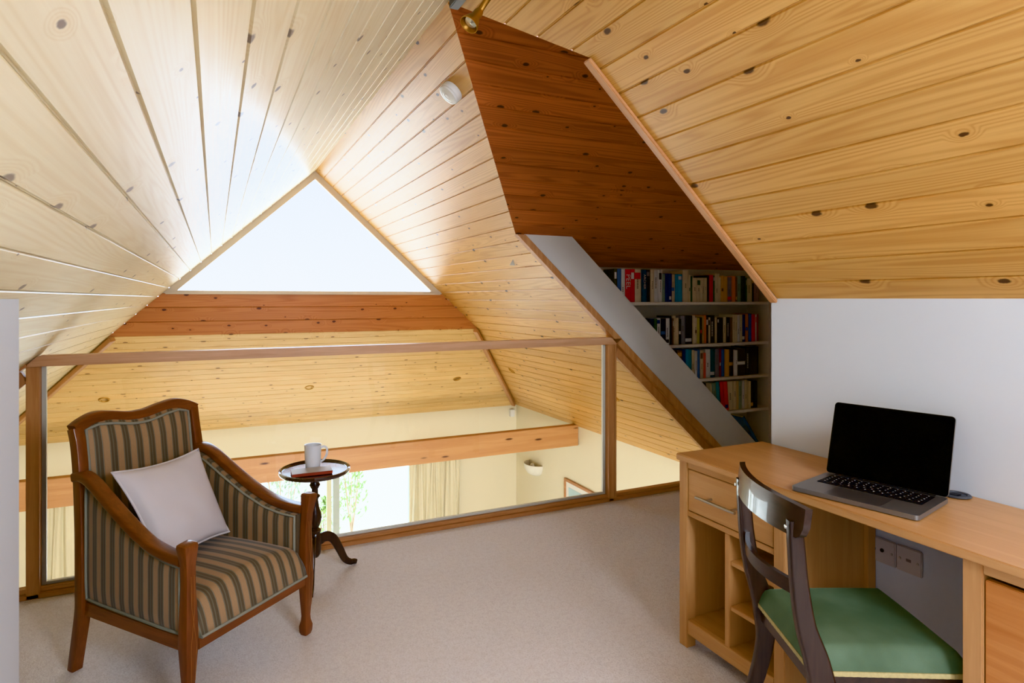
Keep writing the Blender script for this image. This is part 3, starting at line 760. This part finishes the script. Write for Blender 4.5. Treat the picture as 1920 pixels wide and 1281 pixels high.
# ------------------------------------------------------------------ laptop
LA = Vector((1.648, 1.393)); LFd = Vector((.229, -.973)); LBd = Vector((.973, .229))   # front-left corner, along the front, to the back
Lr = math.atan2(LFd.y, LFd.x)
LW, LD = .3557, .2481
LP = thing('laptop', 'open dark grey laptop with black screen standing on the desk', 'laptop', (LA.x, LA.y, .7515), Lr)
# local: x along front edge, y to the back
def rr(x0, x1, y0, y1, r): return [(x0+(x1-x0)/2+p[0], y0+(y1-y0)/2+p[1]) for p in rrect((x1-x0)/2, (y1-y0)/2, r, 5)]
m = MB(); m.prism(rr(0,LW,0,LD,.011), lambda p,q,t: (p,q,t), .001, .0145, .0012); m.build('base', ALU, LP, 35)
kb = MB(); kb.prism(rr(.028,LW-.028,.112,.228,.005), lambda p,q,t: (p,q,t), .0144, .0148)
kbo = kb.build('keyboard', KEYS, LP)
km = MB()
rows = [(.206,14,.016),(.187,14,.016),(.168,14,.016),(.149,13,.016),(.130,12,.016)]
for y, n, s in rows:
    w = (LW-.062)/n
    for k in range(n):
        x = .031+k*w
        km.box(x+.0012, x+w-.0012, y, y+.0165, .0148, .0162, .0006, 1)
for k, (a, b) in enumerate([(.031,.05),(.052,.071),(.073,.092),(.094,.118),(.12,.232),(.234,.256),(.258,.28),(.282,.303),(.305,.324)]): km.box(a, b, .1145, .1285, .0148, .0162, .0006, 1)
o = km.build('keys', plain('keycaps', rgb(26,26,28), .45), kbo)
lg = MB()
for y, n, s in rows:
    w = (LW-.062)/n
    for k in range(n): lg.box(.031+k*w+w*.42, .031+k*w+w*.60, y+.006, y+.0105, .01618, .0163)
lg.build('key_legend', plain('key_legend_white', rgb(210,210,214), .5), kbo)
m = MB(); m.prism(rr(LW/2-.08,LW/2+.08,.006,.104,.005), lambda p,q,t: (p,q,t), .0144, .0148); m.build('trackpad', ALUD, LP)
m = MB(); m.box(.03, LW-.03, LD-.012, LD-.002, .0130, .0165, .002); m.build('hinge', BLACKP, LP)
ld = MB(); LH = .2435; tilt = math.radians(17)
def lidf(p, q, t): return (p, LD-.006+q*math.sin(tilt)+t*math.cos(tilt), .0155+q*math.cos(tilt)-t*math.sin(tilt))
ld.prism(rr(0,LW,0,LH,.011), lidf, 0, .0045, .001); lid = ld.build('lid', ALU, LP, 35)
m = MB(); m.prism(rr(.0012,LW-.0012,.0015,LH-.0012,.010), lidf, -.0006, .0); m.build('screen', SCREEN, lid)

# ------------------------------------------------------------------ desk chair (sabre leg, yoke back)
ca = math.radians(-26); f2 = Vector((math.cos(ca), math.sin(ca))); r2 = Vector((f2.y, -f2.x))
CA = Vector((1.540, 1.404)); CW = .36
org = CA+r2*CW/2
CH = thing('desk_chair', 'dark wood sabre-leg chair with green velvet seat drawn up to the desk', 'chair', (org.x, org.y, 0), math.atan2(r2.y, r2.x))
prof = [(-.066,.800),(-.06,.73),(-.052,.63),(-.036,.53),(-.010,.447),(.004,.38),(.006,.31),(-.008,.23),(-.032,.15),(-.066,.065),(-.098,0)]
wid = [(.0,.036),(.15,.040),(.30,.052),(.38,.066),(.447,.060),(.53,.048),(.65,.042),(.75,.038),(.82,.028)]
for sx in (-1, 1):
    m = MB()
    pth = spline([(sx*CW/2, a, z) for a, z in prof], 6)
    def sec(t, i, pth=pth):
        w = lerp1(wid, pth[i].z)/2; return rrect(.0145, w, .006, 3)
    m.sweep(pth, lambda t, i: sec(t, i), up=(0,1,0))
    leg = m.build('leg', DARKW['z'], CH, 50)
    leg['label'] = 'sabre rear leg rising into the back upright'
    m = MB(); m.lathe([(0,0),(.0055,0),(.005,.0025),(0,.003)], 14, c=(sx*CW/2, -.086, .782), M=Matrix.Rotation(PI/2, 3, 'X')); m.build('screw', STEEL, leg, 40)
    # front legs
    m = MB(); pf = spline([(sx*(CW/2-.008), .345, .39),(sx*(CW/2-.008), .352, .30),(sx*(CW/2-.008), .372, .15),(sx*(CW/2-.008), .402, 0)], 6)
    m.sweep(pf, lambda t, i: rrect(.0145, .024-.009*t, .005, 3), up=(0,1,0)); m.build('leg', DARKW['z'], CH, 50)
# yoke rail
def yoke(xx): return -.048-.045*(1-(xx/.225)**2)
def yk(u, side):
    xx = -.225+.45*u; return xx, yoke(xx)+(.009 if side else -.009)
m = MB()
def ztop(x): return .846-.006*(x/.225)**4
def zbot(x):
    e = abs(x)/.225; return .762+(.03*max(0,(e-.9)/.1)**2)
m.slab(lambda u, v: (yk(u,0)[0], yk(u,0)[1]-.006*(1-v), zbot(yk(u,0)[0])+(ztop(yk(u,0)[0])-zbot(yk(u,0)[0]))*v),
       lambda u, v: (yk(u,1)[0], yk(u,1)[1]-.006*(1-v), zbot(yk(u,1)[0])+(ztop(yk(u,1)[0])-zbot(yk(u,1)[0]))*v), 40, 4)
m.build('top_rail', DARKW['x'], CH, 40)
m = MB()
def mr(u, v, s):
    xx = -.168+.336*u; return (xx, -.052-.040*(1-(xx/.168)**2)+s, .602+.036*v)
m.slab(lambda u, v: mr(u,v,-.007), lambda u, v: mr(u,v,.007), 24, 2); m.build('middle_rail', DARKW['x'], CH, 40)
# seat frame, trapezoid
def half(y): return lerp1([(-.01,.176),(.36,.188)], y)
def edge(y, sgn): return sgn*half(y)
m = MB(); m.prism([(-.176,-.012),(.176,-.012),(.189,.36),(-.189,.36)], lambda p,q,t: (p,q,t), .358, .408, .006); m.build('seat_frame', DARKW['x'], CH, 40)
m = MB()
def seat(u, v, top):
    y = -.020+.394*v; hw = half(y)+.006; x = -hw+2*hw*u
    if not top: return (x*.99, y, .408)
    e = min(u, 1-u, v*1.1, (1-v)*1.1)
    k = 1-max(0, 1-e/.10)**2.2
    return (x, y, .420+.048*k+.014*math.sin(PI*u)*math.sin(PI*v))
m.slab(lambda u, v: seat(u, v, 0), lambda u, v: seat(u, v, 1), 40, 40); st = m.build('seat', VELVET, CH, 60)
pth = [(-.182,-.019,.412),(.182,-.019,.412),(.195,.374,.412),(-.195,.374,.412)]
pp = []
for i in range(4):
    a, b = Vector(pth[i]), Vector(pth[(i+1) % 4]); pp += [a.lerp(b, .02+.96*k/40) for k in range(41)]
m = MB(); m.sweep(pp, lambda t, i: [(.0022+.0008*(i%2),-.006),(.0022+.0008*(i%2),.006),(-.003,.006),(-.003,-.006)], closed=True); m.build('gimp_braid', GIMP, st)

# ------------------------------------------------------------------ armchair
AX = Vector((.756,.655)); AY = Vector((-.655,.756))
AO = Vector((.1299, 2.4509))
AC = thing('armchair', 'striped upholstered armchair with carved wooden frame by the glass railing', 'armchair', (AO.x, AO.y, 0), math.atan2(AX.y, AX.x))
fl = [(0,.016),(.012,.020),(.035,.021),(.055,.016),(.075,.0145),(.15,.019),(.23,.0235),(.30,.0225),(.42,.018),(.49,.0185),(.53,.0225),(.556,.0255),(.566,.024),(.570,.018)]
for sx in (-1, 1):
    m = MB(); pth = []; zz = [z for z, _ in fl]
    for z in zz: pth.append((sx*(.272+.010*max(0,(z-.42)/.14)**1.5), .004-.008*max(0,(z-.45)/.12), z))
    m.sweep(pth, lambda t, i: rrect(fl[i][1], fl[i][1]*.92, .005, 2), up=(0,1,0)); lg_ = m.build('leg', MAH['z'], AC, 40)
    lg_['label'] = 'tapered front leg rising to the arm, spade foot'
    m = MB()
    for q in (-1, 1): m.tube([(sx*.272+q*.0075, -.0195, .12),(sx*.272+q*.010, -.0225, .235),(sx*.272-q*.006, -.0195,.36),(sx*.272-q*.006,-.0165,.46)], 0.0007, 6, up=(0,1,0))
    m.build('inlay_line', plain('box_inlay', rgb(164,112,66), .4), lg_)
    m = MB(); rp = spline([(sx*.255,.612,0),(sx*.256,.590,.10),(sx*.256,.566,.22),(sx*.257,.562,.30),(sx*.252,.572,.5),(sx*.246,.592,.70),(sx*.243,.612,.82),(sx*.246,.625,.880)], 5)
    m.sweep(rp, lambda t, i: rrect(.019, .021 if rp[i].z > .2 else .017+.004*rp[i].z/.2, .005, 2), up=(0,1,0)); lb_ = m.build('leg', MAH['z'], AC, 40)
    lb_['label'] = 'splayed rear leg rising into the back upright'
# crest rail
cz = [(-.256,.876),(-.222,.894),(-.17,.909),(-.11,.902),(-.04,.887),(.0,.885),(.04,.887),(.11,.902),(.17,.909),(.222,.894),(.256,.876)]
pth = spline([(x, .622+.02*(1-(x/.256)**2), z) for x, z in cz], 5)
m = MB(); m.sweep(pth, rrect(.020, .021, .007, 3)); m.build('crest_rail', MAH['x'], AC, 45)
# arms
ap = [(.605,.706),(.56,.712),(.50,.692),(.40,.634),(.29,.574),(.185,.530),(.10,.512),(.02,.506)]
for sx in (-1, 1):
    pth = spline([(sx*(.250+.024*(1-y/.6)), y, z) for y, z in ap], 6)
    m = MB(); m.sweep(pth, lambda t, i: rrect(.024, .0165, .008, 3)); m.build('arm', MAH['y'], AC, 45)
def armz(y): return lerp1(sorted((a, b) for a, b in ap), y)-.018
STX = stripes('striped_fabric_x', 'x', 0.0); STY = stripes('striped_fabric_y', 'y', 0.012)
for sx in (-1, 1):
    def sp(u, v, s):
        y = .022+.528*u; z0 = .262; z1 = armz(y); z = z0+(z1-z0)*v
        k = (min(1, 6*u)*min(1, 6*(1-u))*min(1, 6*v)*min(1, 6*(1-v)))**.5
        return (sx*(.246+.024*(1-u)+(.008+.010*k if s else -.030-.012*k)), y, z)
    m = MB(); m.slab(lambda u, v: sp(u, v, 0), lambda u, v: sp(u, v, 1), 30, 16); pn = m.build('side_panel', STY, AC, 50)
    bd = [(u/24, 0) for u in range(25)]+[(1, v/12) for v in range(1, 13)]+[(1-u/24, 1) for u in range(1, 25)]+[(0, 1-v/12) for v in range(1, 12)]
    for s, dx in ((1, .0025), (0, -.0025)):
        m = MB(); m.tube([Vector(sp(a*.97+.015, b*.95+.025, s))+Vector((sx*dx,0,0)) for a, b in bd], .0052, 8, closed=True, up=(1,0,0)); m.build('piping', PIPING, pn, 60)
# back pad
def ctop(x): return lerp1(cz, x)-.012
def bp(u, v, s):
    x = -.222+.444*u; z0 = .33; z1 = ctop(x); z = z0+(z1-z0)*v
    yb = .560+.07*max(0, (z-.3)/.6)
    k = (min(1, 5*u)*min(1, 5*(1-u))*min(1, 7*(1-v)))**.5
    return (x, yb+(.02 if s else -.012-.022*k), z)
m = MB(); m.slab(lambda u, v: bp(u, v, 0), lambda u, v: bp(u, v, 1), 30, 20); bk = m.build('back_pad', STX, AC, 50)
bd = [(0, v/14) for v in range(15)]+[(u/28, 1) for u in range(1, 29)]+[(1, 1-v/14) for v in range(1, 15)]
m = MB(); m.tube([Vector(bp(a*.975+.0125, b*.972+.005, 0))+Vector((0,-.002,0)) for a, b in bd], .0055, 8, up=(0,1,0)); m.build('piping', PIPING, bk, 60)
# seat
def sc_(u, v, top):
    y = -.026+.585*v; hw = .262-.018*v if v > .09 else .246+.016*(v/.09)
    hw = min(hw, .248 if v < .08 else .244); x = -hw+2*hw*u
    if not top: return (x, y+.006, .246)
    kx = 1-max(0, 1-min(u, 1-u)/.07)**3; kf = 1-max(0, 1-v/.14)**3.2
    return (x, y, .252+.100*min(1, .72+.28*kx)*max(.02, kf)+.040*kf*math.sin(PI*min(max(u,0),1))**.7*(0.6+.4*math.sin(PI*min(1, v*1.2+.1))))
m = MB(); m.slab(lambda u, v: sc_(u, v, 0), lambda u, v: sc_(u, v, 1), 44, 44); sto = m.build('seat', STX, AC, 60)
m = MB(); m.tube([(-.245,-.024,.250),(0,-.027,.250),(.245,-.024,.250)], .0058, 8); m.build('piping', PIPING, sto, 60)
# seat rails
m = MB(); m.box(-.25, .25, -.016, .012, .208, .248, .003); m.build('seat_rail', MAH['x'], AC)
m = MB(); m.box(-.24, .24, .552, .578, .208, .262, .003); m.build('seat_rail', MAH['x'], AC)
for sx in (-1, 1):
    m = MB(); m.prism([(sx*.285,.02),(sx*.262,.02),(sx*.240,.555),(sx*.262,.555)], lambda p,q,t: (p,q,t), .212, .262, .003); m.build('seat_rail', MAH['y'], AC)

# cushion
def achair(x, y, z): return Vector((AO.x+AX.x*x+AY.x*y, AO.y+AX.y*x+AY.y*y, z))
CT = [(-.222,.455,.730),(.155,.475,.730),(.170,.315,.402),(-.195,.235,.405)]   # corners TL TR BR BL in chair space
TLc, TRc, BRc, BLc = [achair(*c) for c in CT]
cen = (TLc+TRc+BRc+BLc)/4
ex = ((TRc-TLc)+(BRc-BLc)).normalized(); ez = ((TLc-BLc)+(TRc-BRc)); ez = (ez-ex*ez.dot(ex)).normalized(); ny = ez.cross(ex)
CU = thing('cushion', 'plain white linen cushion with piped edge leaning in the armchair', 'cushion', cen)
def pil(u, v, s):
    p = (TLc.lerp(TRc, u)).lerp(BLc.lerp(BRc, u), v)-cen
    a, b = 2*u-1, 2*v-1
    # sides curve in slightly between the corners
    p = p*(1-.055*(1-min(1, abs(a)**2+abs(b)**2))-.0) if False else p - (ex*a*.02*(1-b*b)*abs(a) - ez*b*.02*(1-a*a)*abs(b))
    k = max(0, (1-a*a)*(1-b*b))**.42
    w = mnoise.noise(Vector((u*4, v*4, 3.1)))*.006*k
    nrm = ny if ny.dot(Vector((0,0,0))-cen) > 0 else -ny
    return p + nrm*((.062*k+w) if s else -(.055*k))
m = MB(); m.slab(lambda u, v: pil(u, v, 0), lambda u, v: pil(u, v, 1), 30, 30); cb = m.build('cover', PILLOW, CU, 80)
bd = [(u/24, 0) for u in range(25)]+[(1, v/24) for v in range(1, 25)]+[(1-u/24, 1) for u in range(1, 25)]+[(0, 1-v/24) for v in range(1, 24)]
m = MB(); m.tube([pil(a, b, 0) for a, b in bd], .0048, 8, closed=True); m.build('piping', PILLOW, CU, 60)

# ------------------------------------------------------------------ wine table, mug, book
TX, TY, TZ = .440, 3.148, .525
WT = thing('tripod_table', 'small round dark tripod table standing beside the striped armchair', 'table', (TX, TY, 0))
m = MB(); m.lathe([(0,.508),(.150,.508),(.163,.513),(.168,.522),(.167,.531),(.160,.533),(.156,.527),(.153,.5235),(0,.5235)], 64)
tt = m.build('tabletop', wood('table_top', rgb(70,48,40), rgb(40,28,24), 'x', .08, 1.2, .8, spec=.8, coat=1.0), WT, 40); tt.rotation_euler = (math.radians(1.2), 0, 0); tt.location = (0, .011, -.0008)
col = [(.0,.10),(.016,.10),(.024,.115),(.027,.14),(.027,.20),(.022,.215),(.026,.225),(.026,.232),(.016,.240),(.020,.252),(.026,.27),(.029,.29),(.026,.315),(.018,.345),(.0145,.375),(.016,.385),(.022,.392),(.022,.398),(.015,.405),(.0135,.43),(.019,.44),(.023,.45),(.019,.46),(.016,.475),(.020,.495),(.045,.502),(.05,.509),(0,.509)]
m = MB(); m.lathe([(r*1.15,z) for r, z in col], 28); m.build('column', TABLEW, WT, 40)
a0 = math.atan2(3.214-TY, .643-TX)
for k in range(3):
    a = a0+k*2*PI/3; c, s = math.cos(a), math.sin(a)
    lp = spline([(.018,.175),(.055,.185),(.095,.165),(.13,.105),(.16,.045),(.19,.020),(.212,.016),(.225,.012)], 5)
    pth = [(p[0]*c, p[0]*s, p[1]) for p in lp]
    hh = lambda t: .027-.014*min(1, t*1.25) if t < .8 else .013-.002*(t-.8)/.2
    m = MB(); m.sweep(pth, lambda t, i: rrect(.0105-.002*t, hh(t) if t < .75 else max(.0095, hh(t)), .006 if t < .9 else .005, 3)); m.build('leg', TABLEW, WT, 45)
MU = thing('mug', 'tall white china mug standing on the tripod table', 'mug', (.436, 3.185, TZ+.0004))
R_ = .0405
m = MB(); m.lathe([(0,.0),(.033,.0),(.035,.003),(.0375,.03),(.039,.07),(R_,.112),(R_+.0004,.114),(R_-.003,.1135),(R_-.005,.07),(.033,.02),(.028,.006),(0,.006)], 48); m.build('body', MUGM, MU, 40)
hd = spline([(R_-.003,0,.098),(R_+.012,0,.104),(R_+.027,0,.094),(R_+.026,0,.066),(R_+.012,0,.04),(.0365,0,.03)], 6)
hr = math.radians(-20)
m = MB(); m.sweep([(p.x*math.cos(hr), p.x*math.sin(hr), p.z) for p in hd], rrect(.0055, .0035, .003, 2), up=(.3,1,0)); m.build('handle', MUGM, MU, 60)
m = MB()
m.mi = 0; m.box(-.092,.092,-.048,.048,.000,.0015); m.box(-.092,.092,-.048,.048,.0125,.014); m.box(-.092,.092,-.048,-.0465,.0,.014)
m.mi = 1; m.box(-.0905,.0905,-.0465,.0462,.0015,.0125)
m.mi = 2; m.box(-.0915,.0915,-.047,.0475,.01401,.0143)
o = m.build('book', [bookmat((168,70,44)), PAGES, bookmat((206,196,190))]); o.location = (.418, 3.098, TZ-.0014); o.rotation_euler = (0,0,math.radians(-2))
tag(o, 'thin closed book with rust red spine lying on the tripod table', 'book')

# ------------------------------------------------------------------ fittings
def on_plane(loc, nrm):
    z = Vector(nrm).normalized(); x = Vector((0,1,0)); x = (x-z*x.dot(z)).normalized() if abs(z.y) < .99 else Vector((1,0,0)); y = z.cross(x)
    M = Matrix((x, y, z)).transposed().to_4x4(); M.translation = loc; return M
SD = thing('smoke_alarm', 'round white smoke alarm on the boarded slope near the ridge', 'smoke alarm')
SD.matrix_world = on_plane((1.03, 2.80, roofR(1.03)), nR)
m = MB(); m.lathe([(0,0),(.052,0),(.054,.003),(.054,.024),(.051,.030),(0,.030)], 40); m.build('base', PLASTIC, SD, 40)
m = MB(); m.lathe([(0,.030),(.052,.030),(.0535,.036),(.050,.043),(.036,.046),(.034,.0445),(.032,.046),(.018,.048),(.016,.046),(.013,.048),(0,.0485)], 40); m.build('cover', PLASTIC, SD, 30)
def downlight(loc, nrm, label):
    t = thing('downlight', label, 'ceiling light', group='recessed brass downlights'); t.matrix_world = on_plane(loc, nrm)
    m = MB(); m.lathe([(.030,-.004),(.033,.005),(.040,.008),(.046,.005),(.048,0)], 32); m.build('ring', BRASS, t, 60)
    m = MB(); m.lathe([(0,-.002),(.031,-.002)], 24); m.build('lamp', BULB, t)
def hz_(y): return ZB-HS*(y-YG)
nH = (0,-HS,-1)
for x, lab in ((-.929,'brass recessed downlight in lower sloping ceiling, above the armchair'),(.90,'brass recessed downlight in lower sloping ceiling, middle of three'),(2.56,'brass recessed downlight in lower sloping ceiling, nearest the tie beam end')):
    downlight((x, 6.84, hz_(6.84)), nH, lab)
downlight((2.99, 6.25, roofR(2.99)), nR, 'brass recessed downlight in boarded right slope just past the hip trim')
downlight((3.02, 4.31, roofR(3.02)), nR, 'brass recessed downlight in right slope seen beside the railing post')
# track and brass spot at the ridge
TRK = thing('track_spotlight', 'brass spotlight hanging from a grey track at the ridge', 'spotlight', (0,0,0))
m = MB(); m.box(XR-.018, XR+.020, .7, 2.27, ZR-.055, ZR-.018, .003); m.build('track', GREYTR, TRK)
m = MB()
hc = Vector((.785, 1.965, 2.30)); ax = Vector((-.65,-.144,-.888)).normalized()
hx = ax.cross(Vector((0,0,1))).normalized(); hyv = ax.cross(hx)
HM = Matrix((hx, hyv, ax)).transposed()
m.lathe([(0,-.062),(.014,-.062),(.016,-.055),(.017,-.028),(.023,-.018),(.031,.002),(.0335,.010),(.0335,.013),(.031,.013),(.030,.006),(.022,-.008),(0,-.012)], 32, c=hc, M=HM); m.build('lamp_head', BRASS, TRK, 40)
m = MB(); m.lathe([(0,-.004),(.021,-.004),(.022,.0),(.012,.001),(0,.003)], 24, c=hc, M=HM); m.build('lamp', BULB, TRK, 40)
m = MB(); m.tube([hc-ax*.055, hc-ax*.085+Vector((.015,-.03,.03)), Vector((XR,1.80,ZR-.05))], .011, 12); m.build('stem', BRASS, TRK, 60)
# sensor in the corner of the lower room
o = MB().box(-.03,.03,-.03,.03,-.05,.05,.008).build('sensor', PLASTIC, None, 40); o.location = (3.60, YE-.034, -.175)
tag(o, 'small white motion sensor high in the corner of the lower room', 'sensor')
# uplighter
UL = thing('wall_light', 'white half-bowl plaster wall light in the lower room', 'wall light', (XE-.001, 6.98, -.88))
m = MB()
def bowl(u, v, s):
    a = PI/2+PI*u; ph = v*PI/2; r = .15*math.sin(ph)**.8+.012; z = .15*(1-math.cos(ph))
    if s: r = max(.004, r-.008); z += .006*(1-v)
    return (r*math.cos(a)*.9, r*math.sin(a)*1.15, z)
m.slab(lambda u, v: bowl(u, v, 0), lambda u, v: bowl(u, v, 1), 28, 14); m.build('bowl', PLASTER, UL, 50)
m = MB(); m.lathe([(0,0),(.02,0),(.02,.06),(.03,.075),(.02,.10),(0,.105)], 16, c=(-.05,0,.05)); m.build('lamp', BULB, UL, 40)
# framed print
PF = thing('picture_frame', 'wooden framed pale print on the lower room wall', 'picture', (XE-.002, 5.72, -1.12))
hw, hh_, fwd = .52, .40, .032
m = MB()
for a in (dict(y0=-hw,y1=hw,z0=hh_-fwd,z1=hh_), dict(y0=-hw,y1=hw,z0=-hh_,z1=-hh_+fwd), dict(y0=-hw,y1=-hw+fwd,z0=-hh_+fwd,z1=hh_-fwd), dict(y0=hw-fwd,y1=hw,z0=-hh_+fwd,z1=hh_-fwd)):
    m.box(-.025, 0, a['y0'], a['y1'], a['z0'], a['z1'], .004)
m.build('frame', TRIM['y'], PF)
m = MB(); m.box(-.010,-.004,-hw+fwd,hw-fwd,-hh_+fwd,hh_-fwd); m.build('mount', plain('white_mount', rgb(240,238,230), .7), PF)
m = MB(); m.box(-.0125,-.0102,-hw+.09,hw-.09,-hh_+.09,hh_-.09); m.build('print', PRINTP, PF)
# curtains
def curtain(x0, x1, label):
    n = 15
    def cf(u, v):
        ph = u*n*PI*1.0+.35*math.sin(u*9); sp_ = 1-.10*v
        x = x0+(x1-x0)*(u if True else 0)
        x = x0+(x1-x0)*u+.012*math.sin(v*5+u*20)
        return (x, YE-.10+.032*math.sin(ph)*(0.7+.3*v)+.012*math.sin(ph*2.3+v*3), -.47-1.90*v)
    m = MB(); m.slab(lambda u, v: cf(u, v), lambda u, v: tuple(a+b for a, b in zip(cf(u, v), (0,.006,0))), 150, 14)
    t = thing('curtain', label, 'curtain', (0,0,0), 0, 'curtains of the lower room')
    m.build('drape', CURT, t, 60)
    m = MB(); m.box(x0-.02, x1+.02, YE-.13, YE-.02, -.475, -.445, .004); m.build('heading', CURT, t)
curtain(2.16, 2.82, 'cream pleated curtain to the right of the lower glass door')
curtain(-1.50, -.62, 'cream pleated curtain to the left of the lower glass door, behind armchair')
# ------------------------------------------------------------------ garden seen through the lower door
m = MB(); m._faces([(-14,YE+.12,-2.52),(18,YE+.12,-2.52),(18,40,-2.52),(-14,40,-2.52)], [(0,1,2,3)]); struct(m.build('ground', PAVING))
def shrub(loc, r, h, n, mat, label):
    rd = random.Random(int(loc[0]*100+n)); t = thing('garden_shrub', label, 'shrub', loc, 0, 'shrubs outside the lower door')
    m = MB()
    for k in range(n):
        a = rd.uniform(0, 2*PI); q = rd.random()**.5; z = 1-.75*rd.random()**1.6
        p = Vector((math.cos(a)*q*r*math.sin(z*PI*.8+.4), math.sin(a)*q*r*math.sin(z*PI*.8+.4), z*h))
        s = rd.uniform(.03,.07); d = Vector((rd.uniform(-1,1), rd.uniform(-1,1), rd.uniform(-.4,1))).normalized(); w = d.cross(Vector((.3,.2,1))).normalized()
        m._faces([p, p+d*s+w*s*.35, p+d*s*2, p+d*s-w*s*.35], [(0,1,2,3)])
    m.build('foliage', mat, t, recalc=False)['kind'] = 'stuff'
    m = MB()
    for k in range(7):
        a = k*.9; m.tube([(0,0,0),(math.cos(a)*r*.3, math.sin(a)*r*.3, h*.5),(math.cos(a)*r*.5, math.sin(a)*r*.5, h*.85)], .008, 5)
    m.build('stem', plain('shrub_stem', rgb(140,120,96), .8), t)
shrub((.88, 9.6, -2.52), .42, 1.5, 800, LEAF2, 'grey-leaved garden shrub outside, seen behind the armchair arm')
shrub((2.0, 10.2, -2.52), .26, 1.2, 500, LEAF, 'bright green garden shrub outside, just right of the door mullion')
shrub((1.40, 9.0, -2.52), .17, 1.05, 320, LEAF, 'low pale garden shrub outside, just left of the door mullion')

# ------------------------------------------------------------------ light
w = bpy.data.worlds.new('sky'); SC.world = w; w.use_nodes = True; nt = w.node_tree; nt.nodes.clear()
def wn(k): return nt.nodes.new(k)
out = wn('ShaderNodeOutputWorld'); bg = wn('ShaderNodeBackground'); tc = wn('ShaderNodeTexCoord')
mp = wn('ShaderNodeMapping'); mp.inputs['Scale'].default_value = (1.6,1.6,3.0)
nz = wn('ShaderNodeTexNoise'); nz.inputs['Scale'].default_value = 2.2; nz.inputs['Detail'].default_value = 6
mr_ = wn('ShaderNodeMapRange'); mr_.inputs[1].default_value = .44; mr_.inputs[2].default_value = .62
sx_ = wn('ShaderNodeSeparateXYZ'); gr = wn('ShaderNodeMapRange'); gr.inputs[1].default_value = 0.0; gr.inputs[2].default_value = .35; gr.inputs[3].default_value = 1.0; gr.inputs[4].default_value = 0.0
mxa = wn('ShaderNodeMath'); mxa.operation = 'MAXIMUM'
mc = wn('ShaderNodeMix'); mc.data_type = 'RGBA'; mc.inputs[6].default_value = (.62,.82,1.0,1); mc.inputs[7].default_value = (.90,.96,1.0,1)
L = nt.links.new
L(tc.outputs['Generated'], mp.inputs[0]); L(mp.outputs[0], nz.inputs['Vector']); L(nz.outputs[0], mr_.inputs[0]); L(tc.outputs['Generated'], sx_.inputs[0]); L(sx_.outputs[2], gr.inputs[0])
L(mr_.outputs[0], mxa.inputs[0]); L(gr.outputs[0], mxa.inputs[1]); L(mxa.outputs[0], mc.inputs[0]); L(mc.outputs[2], bg.inputs[0]); L(bg.outputs[0], out.inputs[0])
bg.inputs[1].default_value = 10.0
def area(name, loc, target, sx, sy, power, col=(1,1,1)):
    l = bpy.data.lights.new(name, 'AREA'); l.shape = 'RECTANGLE'; l.size = sx; l.size_y = sy; l.energy = power; l.color = col
    o = bpy.data.objects.new(name, l); COL.objects.link(o); o.location = loc
    o.rotation_euler = (Vector(target)-Vector(loc)).to_track_quat('-Z', 'Y').to_euler(); return o
# rooflight in the left slope behind the camera, and an added fill lamp at the rear gable
area('rooflight', (-.22, -.75, 1.46), (1.9, 1.0, .5), 1.0, .8, 15, (.74,.87,1.0))
area('rear_fill', (.7, -2.4, 1.55), (.9, 2.0, 1.2), 1.4, 1.1, 15, (.80,.90,1.0))
area('floor_fill', (1.35, -.9, 1.92), (.6, 2.5, 0), 1.0, .8, 84, (.92,.96,1.0))  # added fill lamp to brighten the carpet and armchair
area('lower_room_fill', (.8, -.9, -1.3), (.8, 6.5, -.6), 2.6, 1.4, 270, (1.0,.99,.93))  # added fill lamp under the loft to brighten the lower room
sun = bpy.data.lights.new('sun', 'SUN'); sun.energy = 13.0; sun.angle = .02; sun.color = (1,.95,.84)
so = bpy.data.objects.new('sun', sun); COL.objects.link(so); so.rotation_euler = Vector((.35,-.5,-1)).to_track_quat('-Z','Y').to_euler()

SC.view_settings.view_transform = 'Khronos PBR Neutral'
SC.view_settings.look = 'None'; SC.view_settings.exposure = 0.0
SC.view_settings.use_white_balance = True; SC.view_settings.white_balance_temperature = 5800
cy = SC.cycles
cy.use_adaptive_sampling = True; cy.adaptive_threshold = 0.04
cy.max_bounces = 8; cy.diffuse_bounces = 4; cy.glossy_bounces = 4; cy.transparent_max_bounces = 12; cy.transmission_bounces = 4
cy.caustics_reflective = False; cy.caustics_refractive = False; cy.sample_clamp_indirect = 6.0; cy.use_denoising = True
